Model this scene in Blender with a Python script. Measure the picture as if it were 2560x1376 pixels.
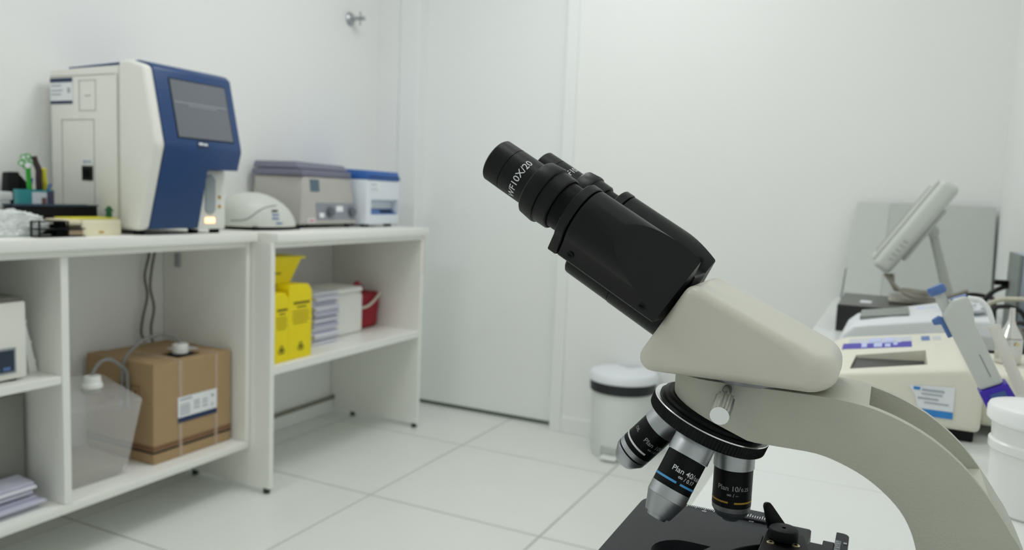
import bpy, bmesh, math, random
from mathutils import Vector, Matrix, noise
S = bpy.context.scene
COL = S.collection
for o in list(bpy.data.objects): bpy.data.objects.remove(o)
random.seed(7)
V = Vector
PI = math.pi

# ---------------------------------------------------------------- camera
F_PX, PITCH, ROLL, YAW = 1942.2, .10044, .04023, .45205
fw = V((-math.sin(YAW)*math.cos(PITCH), math.cos(YAW)*math.cos(PITCH), -math.sin(PITCH)))
r0 = V((math.cos(YAW), math.sin(YAW), 0)); u0 = r0.cross(fw)
rt = r0*math.cos(ROLL)+u0*math.sin(ROLL); up = -r0*math.sin(ROLL)+u0*math.cos(ROLL)
cd = bpy.data.cameras.new('camera'); cam = bpy.data.objects.new('camera', cd); COL.objects.link(cam)
M = Matrix.Identity(4)
for i in range(3): M[i][0], M[i][1], M[i][2] = rt[i], up[i], -fw[i]
M.translation = V((0, 0, 1.0)); cam.matrix_world = M
cd.sensor_fit = 'HORIZONTAL'; cd.sensor_width = 36; cd.lens = F_PX/2560*36
cd.clip_start = .02; cd.clip_end = 50
cd.dof.use_dof = True; cd.dof.focus_distance = .50; cd.dof.aperture_fstop = 9.5
S.camera = cam

# ---------------------------------------------------------------- world, light, exposure
w = bpy.data.worlds.new('world'); S.world = w; w.use_nodes = True
w.node_tree.nodes['Background'].inputs[0].default_value = (.75, .8, .76, 1)
w.node_tree.nodes['Background'].inputs[1].default_value = .05
S.view_settings.view_transform = 'Standard'; S.view_settings.look = 'None'
S.view_settings.gamma = 1; S.view_settings.use_curve_mapping = False
S.view_settings.exposure = 0.24
S.cycles.use_denoising = True; S.cycles.use_adaptive_sampling = True; S.cycles.adaptive_threshold = .1
S.cycles.max_bounces = 8; S.cycles.diffuse_bounces = 7; S.cycles.glossy_bounces = 3; S.cycles.transparent_max_bounces = 8
S.cycles.caustics_reflective = False; S.cycles.caustics_refractive = False
S.cycles.sample_clamp_indirect = 4
CEIL = 2.6
def area(name, x, y, sx, sy, power, col=(.985, 1, 1)):
    ld = bpy.data.lights.new(name, 'AREA'); ld.shape = 'RECTANGLE'; ld.size = sx; ld.size_y = sy
    ld.energy = power; ld.color = col
    o = bpy.data.objects.new(name, ld); COL.objects.link(o); o.location = (x, y, CEIL-.035); return o
LAMPS = ((-.95, 2.0, 11.5), (-.4, .6, 4.2), (-1.65, -.1, 9))  # last entry is an added, unseen fill panel that lifts the shadows
for lx, ly, lw_ in LAMPS: area('ceiling_lamp_light', lx, ly, .56, .56, lw_)

# ---------------------------------------------------------------- materials
def lin(h):
    h = h.lstrip('#'); c = [int(h[i:i+2], 16)/255 for i in (0, 2, 4)]
    return tuple(x/12.92 if x <= .04045 else ((x+.055)/1.055)**2.4 for x in c)
MATS = {}
def mat(name, col, rough=.5, metal=0, var=.04, scale=30, bump=0, bscale=400, alpha=1, emit=0, coat=0, spec=.5, trans=0):
    if name in MATS: return MATS[name]
    if isinstance(col, str): col = lin(col)
    m = bpy.data.materials.new(name); m.use_nodes = True; nt = m.node_tree; b = nt.nodes['Principled BSDF']
    tc = nt.nodes.new('ShaderNodeTexCoord')
    nz = nt.nodes.new('ShaderNodeTexNoise'); nz.inputs['Scale'].default_value = scale; nz.inputs['Detail'].default_value = 1
    nt.links.new(tc.outputs['Object'], nz.inputs['Vector'])
    mx = nt.nodes.new('ShaderNodeMix'); mx.data_type = 'RGBA'
    mx.inputs[6].default_value = tuple(min(1, c*(1-var)) for c in col)+(1,)
    mx.inputs[7].default_value = tuple(min(1, c*(1+var)) for c in col)+(1,)
    nt.links.new(nz.outputs['Fac'], mx.inputs[0]); nt.links.new(mx.outputs[2], b.inputs['Base Color'])
    b.inputs['Roughness'].default_value = rough; b.inputs['Metallic'].default_value = metal
    b.inputs['Specular IOR Level'].default_value = spec
    if alpha < 1: b.inputs['Alpha'].default_value = alpha
    if trans: b.inputs['Transmission Weight'].default_value = trans
    if coat: b.inputs['Coat Weight'].default_value = coat; b.inputs['Coat Roughness'].default_value = .15
    if emit:
        b.inputs['Emission Color'].default_value = (*col, 1); b.inputs['Emission Strength'].default_value = emit
    if bump:
        n2 = nt.nodes.new('ShaderNodeTexNoise'); n2.inputs['Scale'].default_value = bscale; n2.inputs['Detail'].default_value = 1
        nt.links.new(tc.outputs['Object'], n2.inputs['Vector'])
        bp = nt.nodes.new('ShaderNodeBump'); bp.inputs['Strength'].default_value = bump; bp.inputs['Distance'].default_value = .001
        nt.links.new(n2.outputs['Fac'], bp.inputs['Height']); nt.links.new(bp.outputs['Normal'], b.inputs['Normal'])
    MATS[name] = m; return m
WALL = mat('wall_paint', (.875, .885, .875), .6, var=.012, scale=3)
CEILM = mat('ceiling_paint', (.89, .89, .88), .7, var=.01)
TILE = mat('floor_tile', (.80, .82, .78), .28, var=.025, scale=5)
GROUT = mat('grout', (.46, .47, .44), .8)
DOORM = mat('door_laminate', (.865, .89, .88), .35, var=.01, scale=4)
TRIMM = mat('trim_paint', (.86, .88, .87), .5, var=.01)
DKGAP = mat('door_seal', '5c6660', .6)
LAMI = mat('white_laminate', (.87, .875, .835), .38, var=.012, scale=6)
GREYST = mat('grey_strip', '8a897c', .6)
FOOTM = mat('black_green_plastic', '26332f', .5)
BLACK = mat('black_enamel', '08090c', .38, var=.12, scale=60, bump=.05, bscale=1500, spec=.32)
BLACKS = mat('black_satin', '0a0b0d', .4, var=.1, spec=.15)
BLACKM = mat('black_plastic', '101113', .5, var=.1, spec=.2)
STAGE = mat('stage_black', '2b2e31', .5, var=.12, scale=200, bump=.04, bscale=900, spec=.25)
DEEP = mat('deep_black', '060709', .7, spec=.1)
BEIGE = mat('beige_enamel', '#d3d1c4', .38, var=.015, scale=25, bump=.05, bscale=900, coat=.15)
BEIGET = mat('beige_textured', '#bcbdb0', .5, var=.03, scale=60, bump=.22, bscale=700)
CHROME = mat('satin_aluminium', (.47, .49, .51), .40, 1, var=.05, scale=40)
CHROME2 = mat('bright_chrome', (.82, .83, .84), .16, 1)
DKMET = mat('dark_metal', (.24, .25, .26), .38, 1)
BRASS = mat('brass', (.72, .62, .38), .35, 1)
WHITEP = mat('white_print', '#e4e7ea', .6)
GREYP = mat('grey_print', '#a9abab', .6)
BLUEP = mat('blue_print', '#4aa0dc', .5)
GOLDP = mat('gold_print', '#b58f2c', .5)
DEVW = mat('device_white', '#e9e9e2', .45, var=.012)
DEVG = mat('device_greywhite', '#d3d6cf', .45, var=.012)
NAVY = mat('navy_blue', '#1e4275', .36, var=.04, scale=10)
SCREEN = mat('dead_screen', '#6f747b', .18, var=.05, scale=6)
LABELW = mat('label_paper', '#e9edf0', .6)
LNAVY = mat('label_navy', '#1c2f55', .5)
LGREY = mat('label_grey', '#a8b0b8', .6)
CARD = mat('cardboard', '#ab8f6a', .75, var=.05, scale=18, bump=.05)
CARDD = mat('cardboard_dark', '#7e5c42', .75)
PRBLK = mat('print_black', '#20201f', .7)
TAPE = mat('clear_tape', '#d9c3ad', .25, alpha=.45)
YEL = mat('yellow_card', '#f0dc00', .55, var=.03)
PRY = mat('print_olive', '#7a6c0c', .7)
PAPER = mat('paper_white', '#e3e4ee', .7, var=.03)
PAPER2 = mat('paper_lavender', '#c9cadb', .7, var=.05)
FOAM = mat('white_foam', '#f3f2ee', .7, var=.01, bump=.1, bscale=200)
RED = mat('red_fabric', '#9a1f2f', .7, var=.1, bump=.2, bscale=600)
TRANSL = mat('translucent_plastic', '#f4f6f6', .25, alpha=.27)
CLEARP = mat('clear_plastic', '#eef2f2', .2, alpha=.35, var=.02)
WPLAST = mat('white_plastic', '#eef0ee', .35)
TUBEM = mat('clear_grey_tube', '#8b8d8c', .25, alpha=.85)
CABLE = mat('black_cable', '#141414', .5)
CABLEG = mat('grey_cable', '#9b978c', .5)
CREAM = mat('cream_plastic', '#e4e2d2', .42, var=.012)
PURPLE = mat('purple_plastic', '#3a22a8', .4)
PURPL = mat('purple_print', '#4a3fae', .55)
LTBLUE = mat('pale_blue_print', '#c3cdf2', .6)
BLUEB = mat('blue_plastic', '#5474ad', .4)
GREENP = mat('green_plastic', '#2aa834', .4)

# ---------------------------------------------------------------- mesh helpers (world coordinates)
def bev(bm, off, seg=2, edges=None, ang=25, clamp=True):
    if off <= 0: return bm
    bm.normal_update()
    es = edges if edges is not None else [e for e in bm.edges if len(e.link_faces) == 2 and e.calc_face_angle(0) > math.radians(ang)]
    if es: bmesh.ops.bevel(bm, geom=es, offset=off, segments=seg, profile=.5, affect='EDGES', clamp_overlap=clamp)
    return bm
def box(x0, x1, y0, y1, z0, z1, b=0, seg=2):
    bm = bmesh.new(); bmesh.ops.create_cube(bm, size=1)
    for v in bm.verts: v.co = V((x0+(v.co.x+.5)*(x1-x0), y0+(v.co.y+.5)*(y1-y0), z0+(v.co.z+.5)*(z1-z0)))
    return bev(bm, b, seg)
def hexa(c, b=0, seg=2):      # 8 corners: bottom ring then top ring (ccw from above)
    bm = bmesh.new(); v = [bm.verts.new(p) for p in c]
    for f in ((3, 2, 1, 0), (4, 5, 6, 7), (0, 1, 5, 4), (1, 2, 6, 5), (2, 3, 7, 6), (3, 0, 4, 7)): bm.faces.new([v[i] for i in f])
    bmesh.ops.recalc_face_normals(bm, faces=bm.faces); return bev(bm, b, seg)
def prism(poly, fn, a, b_, b=0, seg=2):   # fn(u, v, w) -> point
    bm = bmesh.new()
    A = [bm.verts.new(fn(p[0], p[1], a)) for p in poly]; B = [bm.verts.new(fn(p[0], p[1], b_)) for p in poly]
    bm.faces.new(A); bm.faces.new(B[::-1]); n = len(poly)
    for i in range(n): bm.faces.new((A[i], B[i], B[(i+1) % n], A[(i+1) % n]))
    bmesh.ops.recalc_face_normals(bm, faces=bm.faces); return bev(bm, b, seg)
XZ = lambda u, v, w_: V((u, w_, v))
YZ = lambda u, v, w_: V((w_, u, v))
XY = lambda u, v, w_: V((u, v, w_))
def frame(ax, ref=None):
    a = V(ax).normalized()
    e = (V(ref) if ref else (V((0, 0, 1)) if abs(a.z) < .9 else V((1, 0, 0))))
    e = (e-a*e.dot(a)).normalized(); return a, e, a.cross(e)
def lathe(prof, c, ax=(0, 0, 1), n=40, knurl=None, ref=None, a0=0, a1=2*PI, close=True):
    # prof: list of (r, h); knurl: {profile index: depth}
    a, e, s = frame(ax, ref); c = V(c); bm = bmesh.new(); rings = []
    for k, (r, h) in enumerate(prof):
        if r <= 1e-6: rings.append([bm.verts.new(c+a*h)]); continue
        ring = []
        for i in range(n):
            t = a0+(a1-a0)*i/n; rr = r-(knurl[k] if knurl and k in knurl and i % 2 else 0)
            ring.append(bm.verts.new(c+a*h+(e*math.cos(t)+s*math.sin(t))*rr))
        rings.append(ring)
    for R0, R1 in zip(rings, rings[1:]):
        for i in range(n):
            j = (i+1) % n
            q = [R0[i % len(R0)], R0[j % len(R0)], R1[j % len(R1)], R1[i % len(R1)]]
            u = []
            for v in q:
                if v not in u: u.append(v)
            if len(u) > 2: bm.faces.new(u)
    if close:
        for R in (rings[0], rings[-1]):
            if len(R) > 2: bm.faces.new(R)
    bmesh.ops.recalc_face_normals(bm, faces=bm.faces); return bm
def cyl(c, ax, r, h, n=32, b=0):
    if b: return lathe([(0, 0), (r-b, 0), (r-b*.3, b*.3), (r, b), (r, h-b), (r-b*.3, h-b*.3), (r-b, h), (0, h)], c, ax, n)
    return lathe([(0, 0), (r, 0), (r, h), (0, h)], c, ax, n)
def spline(pts, k=6):
    P = [V(p) for p in pts]; P = [P[0]*2-P[1]]+P+[P[-1]*2-P[-2]]; out = []
    for i in range(1, len(P)-2):
        p0, p1, p2, p3 = P[i-1:i+3]
        for j in range(k):
            t = j/k
            out.append(.5*((2*p1)+(-p0+p2)*t+(2*p0-5*p1+4*p2-p3)*t*t+(-p0+3*p1-3*p2+p3)*t**3))
    out.append(P[-2]); return out
def spline2(pts, k): return [(p.x, p.y) for p in spline([(a, b_, 0) for a, b_ in pts], k)]
def tube(pts, r, n=10, smooth=6, rib=0):
    P = spline(pts, smooth) if smooth else [V(p) for p in pts]
    bm = bmesh.new(); rings = []; ref = None
    for i, p in enumerate(P):
        d = (P[min(i+1, len(P)-1)]-P[max(i-1, 0)]).normalized()
        if ref is None: ref = V((0, 0, 1)) if abs(d.z) < .9 else V((1, 0, 0))
        e = (ref-d*ref.dot(d)).normalized(); s = d.cross(e); ref = e
        rr = r*(1+(rib if i % 2 else 0))
        rings.append([bm.verts.new(p+(e*math.cos(2*PI*k/n)+s*math.sin(2*PI*k/n))*rr) for k in range(n)])
    for A, B in zip(rings, rings[1:]):
        for k in range(n): bm.faces.new((A[k], A[(k+1) % n], B[(k+1) % n], B[k]))
    bm.faces.new(rings[0][::-1]); bm.faces.new(rings[-1])
    bmesh.ops.recalc_face_normals(bm, faces=bm.faces); return bm
def join(*bms):
    out = bms[0]
    for b in bms[1:]:
        me = bpy.data.meshes.new('t'); b.to_mesh(me); out.from_mesh(me); bpy.data.meshes.remove(me); b.free()
    return out
def quad(o, u, v):            # thin printed plate: o corner, u, v edge vectors
    bm = bmesh.new(); o, u, v = V(o), V(u), V(v); nn = u.cross(v).normalized()*.0004
    c = [o, o+u, o+u+v, o+v]
    return hexa([p-nn for p in c]+[p+nn for p in c])
def plate(o, u, v, t=.0004):
    o, u, v = V(o), V(u), V(v); nn = u.cross(v).normalized()*t; c = [o, o+u, o+u+v, o+v]
    return hexa([p-nn*.2 for p in c]+[p+nn for p in c])
def mk(name, bm, m, parent=None, smooth=35, **kw):
    me = bpy.data.meshes.new(name); bm.to_mesh(me); bm.free(); me.materials.append(m)
    o = bpy.data.objects.new(name, me); COL.objects.link(o)
    if parent is not None:
        root = parent; L = V((0, 0, 0))
        while root is not None: L += root.location; root = root.parent
        me.transform(Matrix.Translation(-L)); o.parent = parent
    else:
        xs = [v.co for v in me.vertices]
        c = V(((min(p.x for p in xs)+max(p.x for p in xs))/2, (min(p.y for p in xs)+max(p.y for p in xs))/2, min(p.z for p in xs)))
        me.transform(Matrix.Translation(-c)); o.location = c
    if smooth:
        me.shade_smooth(); me.set_sharp_from_angle(angle=math.radians(smooth))
    for k, v in kw.items(): o[k] = v
    return o
def thing(name, label, cat, loc, group=None, kind=None):
    o = bpy.data.objects.new(name, None); COL.objects.link(o); o.location = loc; o.empty_display_size = .05
    o['label'] = label; o['category'] = cat
    if group: o['group'] = group
    return o
def single(name, bm, m, label, cat, group=None, smooth=35):
    o = mk(name, bm, m, None, smooth, label=label, category=cat)
    if group: o['group'] = group
    return o
def struct(name, bm, m, parent=None, smooth=0):
    return mk(name, bm, m, parent, smooth, kind='structure')
def textbm(s, size):
    c = bpy.data.curves.new('t', 'FONT'); c.body = s; c.size = size; c.align_x = 'LEFT'; c.resolution_u = 3; c.offset = size*.005
    o = bpy.data.objects.new('t', c); COL.objects.link(o)
    dg = bpy.context.evaluated_depsgraph_get(); me = bpy.data.meshes.new_from_object(o.evaluated_get(dg))
    bm = bmesh.new(); bm.from_mesh(me); bpy.data.objects.remove(o); bpy.data.curves.remove(c); bpy.data.meshes.remove(me)
    bmesh.ops.triangulate(bm, faces=bm.faces); return bm
def textflat(s, size, o, u, v):
    bm = textbm(s, size); o, u, v = V(o), V(u).normalized(), V(v).normalized(); nn = u.cross(v)
    for p in bm.verts: p.co = o+u*p.co.x+v*p.co.y+nn*.0003
    return bm
def textwrap(s, size, c, upv, e, r, x0, y0, eps=.00012):
    bm = textbm(s, size); c, upv, e = V(c), V(upv).normalized(), V(e); e = (e-upv*e.dot(upv)).normalized(); sd = upv.cross(e)
    for p in bm.verts:
        a = (p.co.x+x0)/r; p.co = c+upv*(p.co.y+y0)+(e*math.cos(a)+sd*math.sin(a))*(r+eps)
    return bm
def arcband(c, ax, e, r, h0, h1, a0, a1, n=24, eps=.00012):   # printed band on a cylinder
    a = V(ax).normalized(); e = V(e); e = (e-a*e.dot(a)).normalized(); s = a.cross(e); c = V(c); bm = bmesh.new(); R = []
    for i in range(n+1):
        t = a0+(a1-a0)*i/n; d = (e*math.cos(t)+s*math.sin(t))*(r+eps)
        R.append((bm.verts.new(c+a*h0+d), bm.verts.new(c+a*h1+d)))
    for p, q in zip(R, R[1:]): bm.faces.new((p[0], q[0], q[1], p[1]))
    return bm
def boolcut(bm, cutter):
    def tmp(b):
        me = bpy.data.meshes.new('t'); b.to_mesh(me); b.free(); o = bpy.data.objects.new('t', me); COL.objects.link(o); return o
    A, B = tmp(bm), tmp(cutter)
    md = A.modifiers.new('b', 'BOOLEAN'); md.operation = 'DIFFERENCE'; md.object = B; md.solver = 'EXACT'
    dg = bpy.context.evaluated_depsgraph_get(); me = bpy.data.meshes.new_from_object(A.evaluated_get(dg))
    out = bmesh.new(); out.from_mesh(me); bpy.data.objects.remove(A); bpy.data.objects.remove(B); bpy.data.meshes.remove(me); return out
def stripes(parent, m, o, u, v, rows, name='print_line'):   # rows: (u0, u1, v0, v1) fractions of u, v; one joined printed part
    o, u, v = V(o), V(u), V(v); bms = []
    nn = u.cross(v).normalized()*.0005
    for a, b_, c, d in rows: bms.append(plate(o+u*a+v*c+nn, u*(b_-a), v*(d-c), .0003))
    return mk(name, join(*bms), m, parent, 0)

# ---------------------------------------------------------------- room
XL, XR, YB, YF = -2.22, .315, 3.045, -2.4
fl = struct('floor', box(XL-.1, XR+.1, YF-.1, YB+.3, -.1, -.0025), GROUT)
s = .6137; gx, gy = -1.481, 2.0433; g = .0028
tm = {}
for i in range(-3, 5):
    for j in range(-9, 4):
        x0, x1 = max(gx+i*s+g, XL), min(gx+(i+1)*s-g, XR); y0, y1 = max(gy+j*s+g, YF), min(gy+(j+1)*s-g, YB+.12)
        if x1-x0 < .02 or y1-y0 < .02: continue
        key = (round(x1-x0, 3), round(y1-y0, 3)); c = V(((x0+x1)/2, (y0+y1)/2, 0))
        if key not in tm:
            b = box(x0-c.x, x1-c.x, y0-c.y, y1-c.y, -.0025, 0, .0008, 1); me = bpy.data.meshes.new('tile'); b.to_mesh(me); b.free(); me.materials.append(TILE); tm[key] = me
        o = bpy.data.objects.new('tile', tm[key]); COL.objects.link(o); o.parent = fl; o.location = c-fl.location
struct('wall_left', box(XL-.1, XL, YF-.1, YB+.1, 0, CEIL), WALL)
struct('wall_right', box(XR, XR+.1, YF-.1, YB+.1, 0, CEIL), WALL)
struct('wall_front', box(XL, XR, YF-.1, YF, 0, CEIL), WALL)
struct('ceiling', box(XL-.1, XR+.1, YF-.1, YB+.1, CEIL, CEIL+.1), CEILM)
DX0, DX1, DZ = -1.988, -1.266, 2.1
struct('wall_back', join(box(XL, DX0-.01, YB, YB+.1, 0, CEIL), box(DX1+.01, XR, YB, YB+.1, 0, CEIL), box(DX0-.01, DX1+.01, YB, YB+.1, DZ, CEIL)), WALL)
d1 = struct('door_1', box(DX0, DX1, YB+.062, YB+.1, .016, DZ), DOORM)
mk('door_seal', box(DX0, DX1, YB+.058, YB+.1, .001, .0155), DKGAP, d1, 0)
struct('trim_1', join(box(DX0-.10, DX0, YB-.012, YB+.1, 0, DZ+.06, .002, 1)), TRIMM)
struct('trim_2', join(box(DX1, DX1+.052, YB-.012, YB+.1, 0, DZ+.06, .002, 1)), TRIMM)
struct('trim_3', box(DX0, DX1, YB-.012, YB+.1, DZ, DZ+.06, .002, 1), TRIMM)
struct('baseboard_back', box(DX1+.053, XR, YB-.012, YB, 0, .07, .002, 1), TRIMM)
struct('baseboard_left', box(XL, XL+.012, YF, YB-.013, 0, .058, .002, 1), TRIMM)
struct('trim_4', box(XL, XL+.016, 1.92, 2.80, .059, .073, .001, 1), GREYST)
for k, (x, y, _) in enumerate(LAMPS):
    t = thing('ceiling_lamp', 'square white ceiling light panel ' + ('over the shelves near the door', 'above the microscope', 'added as unseen fill near the long shelf unit')[k], 'lamp', (x, y, CEIL-.03), 'ceiling light panels')
    fr = box(x-.3, x+.3, y-.3, y+.3, CEIL-.03, CEIL); fr = boolcut(fr, box(x-.283, x+.283, y-.283, y+.283, CEIL-.04, CEIL-.012))
    mk('frame', fr, WPLAST, t, 0)

# ---------------------------------------------------------------- left shelving units
XFp = -1.84
t = thing('shelf_unit', 'long white laminate shelf unit with a divider, raised above the floor', 'shelf unit', (-2.02, 1.16, 0))
CT1 = .855
mk('countertop', box(XL+.002, -1.815, .45, 1.874, CT1-.03, CT1, .002), LAMI, t)
mk('apron', box(-1.86, XFp, .47, 1.847, .806, CT1-.0305, .001, 1), LAMI, t)
mk('side_panel', box(XL+.002, XFp, 1.848, 1.866, .17, CT1-.0305, .001, 1), LAMI, t)
mk('divider_panel', box(XL+.002, XFp, 1.231, 1.251, .17, .8055, .001, 1), LAMI, t)
mk('bottom_panel', box(XL+.002, XFp, .47, 1.866, .145, .1695, .003, 2), LAMI, t)
mk('shelf', box(XL+.002, XFp-.003, .47, 1.2305, .486, .506, .001, 1), LAMI, t)
mk('side_panel', box(XL+.002, XFp, .451, .4695, 0, CT1-.0305, .001, 1), LAMI, t)
mk('corner_bracket', join(box(-2.16, -2.135, 1.842, 1.8475, .72, .765, .001, 1), cyl((-2.148, 1.842, .735), (0, -1, 0), .005, .003, 12), cyl((-2.148, 1.842, .753), (0, -1, 0), .005, .003, 12)), CHROME, t)

XF2 = -1.756
t = thing('shelf_unit', 'white laminate shelf unit with one shelf, standing by the door', 'shelf unit', (-1.98, 2.31, 0))
bmc = prism([(XL+.002, 1.876), (-1.79, 1.876), (-1.742, 1.883), (-1.742, 2.782), (XL+.002, 2.782)], XY, .825, .854, .002)
mk('countertop', bmc, LAMI, t)
mk('apron', box(-1.776, XF2, 1.8875, 2.741, .807, .8245, .001, 1), LAMI, t)
pn2 = [(XL+.002, .8245), (XL+.002, .082), (XL+.024, .082), (XL+.024, .018), (XF2, .018), (XF2, .8245)]
mk('side_panel', prism(pn2, XZ, 1.868, 1.887, .001, 1), LAMI, t)
mk('side_panel', prism(pn2, XZ, 2.742, 2.761, .001, 1), LAMI, t)
mk('shelf', box(XL+.003, XF2-.002, 1.8875, 2.7415, .394, .424, .002, 1), LAMI, t)
mk('edge_strip', box(XF2-.02, XF2-.0005, 2.7613, 2.766, .66, .82), mat('bare_edge', '#c9bd9a', .7), t, 0)
for (x, y) in ((-1.775, 1.8775), (-2.10, 1.8775), (-1.775, 2.7515), (-2.10, 2.7515)):
    mk('foot', cyl((x, y, 0), (0, 0, 1), .011, .018, 16, .002), FOOTM, t)

# ---------------------------------------------------------------- haematology analyzer
t = thing('blood_analyzer', 'large white and navy blood analyzer with a grey touchscreen', 'analyzer', (-1.97, 1.59, CT1))
prof = [(-2.185, .868), (-2.185, 1.314), (-1.86, 1.323), (-1.80, 1.31), (-1.752, 1.10), (-1.815, .872), (-1.84, .868)]
def shrink(p, dx, dz=0): return [(min(x, -1.752)-(dx if x > -1.9 else 0), z-(dz if z > 1.2 else 0)) for x, z in p]
Y0, Y1 = 1.440, 1.745
def roundfront(bm, wid, seg, ymin, ymax):
    return bev(bm, wid, seg)
body = prism([(-2.185, .868), (-2.185, 1.306), (-1.90, 1.31), (-1.90, .868)], XZ, Y0+.001, Y1-.012, .004)
mk('body', body, DEVW, t)
mk('side_panel', prism([(-1.9005, .868), (-1.9005, 1.322), (-1.86, 1.3235), (-1.803, 1.308), (-1.755, 1.10), (-1.818, .872), (-1.84, .868)], XZ, Y0, Y0+.034, .012, 4), DEVW, t)
blue = prism([(-1.9, .872), (-1.9, 1.3255), (-1.857, 1.327), (-1.815, 1.318), (-1.80, 1.306), (-1.754, 1.11), (-1.7525, 1.095), (-1.8147, .872)], XZ, Y0+.030, Y1-.006, .004)
blue = boolcut(blue, hexa([(-1.92, 1.633, .86), (-1.70, 1.633, .86), (-1.70, 1.80, .86), (-1.92, 1.80, .86), (-1.92, 1.625, 1.043), (-1.70, 1.625, 1.043), (-1.70, 1.80, 1.043), (-1.92, 1.80, 1.043)]))
mk('front_cover', blue, NAVY, t)
mk('roof_cover', prism([(-2.16, 1.3145), (-2.16, 1.319), (-1.9005, 1.327), (-1.9005, 1.3225)], XZ, Y0+.04, Y1-.01, .001), NAVY, t)
mk('side_panel', prism([(-1.9005, 1.047), (-1.9005, 1.32), (-1.86, 1.322), (-1.808, 1.308), (-1.76, 1.10), (-1.775, 1.047)], XZ, Y1-.0055, Y1, .002), DEVW, t)
rec = mk('sample_bay', box(-1.8995, -1.824, 1.6335, Y1, .868, 1.0425, .005), DEVW, t)
# grey sample key, amber lamp, print
def oval(y, z, ry, rz, x, d, m, nm, par):
    pts = [(y+ry*math.cos(a)*1, z+(rz-ry if math.sin(a) > 0 else -(rz-ry))+ry*math.sin(a)) for a in [2*PI*(k+.5)/24 for k in range(24)]]
    return mk(nm, prism(pts, YZ, x, x+d, .0008), m, par)
oval(1.685, .970, .019, .058, -1.8245, .004, mat('grey_key', '#9fa9ad', .4), 'sample_key', rec)
mk('amber_lamp', box(-1.8245, -1.821, 1.667, 1.702, .886, .902, .002), mat('amber_glow', (1, .50, .24), .4, emit=2.2), rec)
for zq in (.93, .958): stripes(rec, GOLDP, (-1.824, 1.716, zq), (0, .01, 0), (0, 0, .01), [(0, 1, 0, 1)], 'yellow_mark')
# sloped front: direction along the face, facing front and up
fs = V((-1.754-(-1.80), 0, 1.11-1.306)); fs.normalize()
def fp(y, q, e=0):  # point on the sloped face: q metres below the upper edge
    nn = V((.1960, 0, .046)).normalized()
    return V((-1.80, y, 1.306))+fs*q+nn*e
scr = mk('bezel', plate(fp(Y0+.073, .188), V((0, .199, 0)), -fs*.166, .0012), BLACKM, t, 0)
mk('touchscreen', plate(fp(Y0+.076, .185, .0013), V((0, .193, 0)), -fs*.160, .0006), SCREEN, scr, 0)
stripes(scr, mat('screen_text', '#9aa0a6', .5), fp(Y0+.080, .100, .0018), (0, .184, 0), fs*-.02, [(0, 1, .55, .7), (.25, .8, .2, .32)], 'screen_text')
mk('badge', plate(fp(Y0+.135, .211, 0), V((0, .042, 0)), -fs*.02, .001), LNAVY, t, 0)
stripes(t, WHITEP, fp(Y0+.139, .208, .0008), (0, .034, 0), fs*-.014, [(.05, .5, .35, .8), (.55, .95, .3, .7)], 'badge_mark')
# side details (y = Y0 plane, facing the camera)
sd = Y0+.0005
def side(x0, x1, z0, z1, e=.0006): return plate((x0, sd, z0), V((x1-x0, 0, 0)), V((0, 0, z1-z0)), e)
DLINE = mat('panel_gap', '#a9aca2', .7)
mk('service_hatch', join(side(-2.135, -1.998, .905, .907), side(-2.135, -1.998, 1.165, 1.167), side(-2.0, -1.998, .905, 1.167), side(-2.137, -2.135, .905, 1.167)), DLINE, t, 0)
mk('small_hatch', join(side(-2.06, -1.99, 1.19, 1.1915), side(-2.06, -1.99, 1.272, 1.2735), side(-2.06, -2.0585, 1.19, 1.2735), side(-1.9915, -1.99, 1.19, 1.2735), side(-2.035, -2.012, 1.23, 1.2325)), DLINE, t, 0)
mk('top_seam', join(side(-2.185, -1.91, 1.286, 1.288), side(-1.903, -1.9005, .87, 1.288)), DLINE, t, 0)
lb = mk('side_label', side(-2.183, -2.087, 1.21, 1.282), LABELW, t, 0)
for a_, b_ in ((0, .12), (.83, 1)): stripes(lb, LNAVY, (-2.183, sd-.0006, 1.21), (.096, 0, 0), (0, 0, .072), [(0, 1, a_, b_)], 'label_band')
stripes(lb, LGREY, (-2.183, sd-.0006, 1.21), (.096, 0, 0), (0, 0, .072), [(.05, .5, .68, .73), (.05, .55, .5, .55), (.05, .5, .35, .4), (.78, .9, .42, .62)], 'label_print')
sk = mk('power_socket', side(-2.05, -2.006, .998, 1.038, .002), BLACKM, t, 0)
mk('switch', side(-2.04, -2.02, 1.008, 1.028, .004), DEEP, sk, 0)
mk('socket_label', side(-2.05, -2.006, 1.042, 1.058), LABELW, t, 0)
stripes(t, LGREY, (-2.045, sd-.0006, 1.046), (.034, 0, 0), (0, 0, .008), [(0, .3, 0, 1), (.35, 1, .2, .8)], 'socket_print')
for (x, y) in ((-1.86, Y0+.03), (-1.86, Y1-.09), (-2.15, Y0+.03), (-2.15, Y1-.05), (-1.85, Y1-.02)):
    mk('foot', cyl((x, y, CT1), (0, 0, 1), .015, .0145, 16, .002), BLACKM, t)
mk('rear_lead', tube([(-1.86, Y1+.004, 1.02), (-1.86, Y1+.01, .98), (-1.87, Y1+.008, .94)], .006, 8), CABLE, t)

# ---------------------------------------------------------------- things on the second counter
C2 = .854
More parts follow.
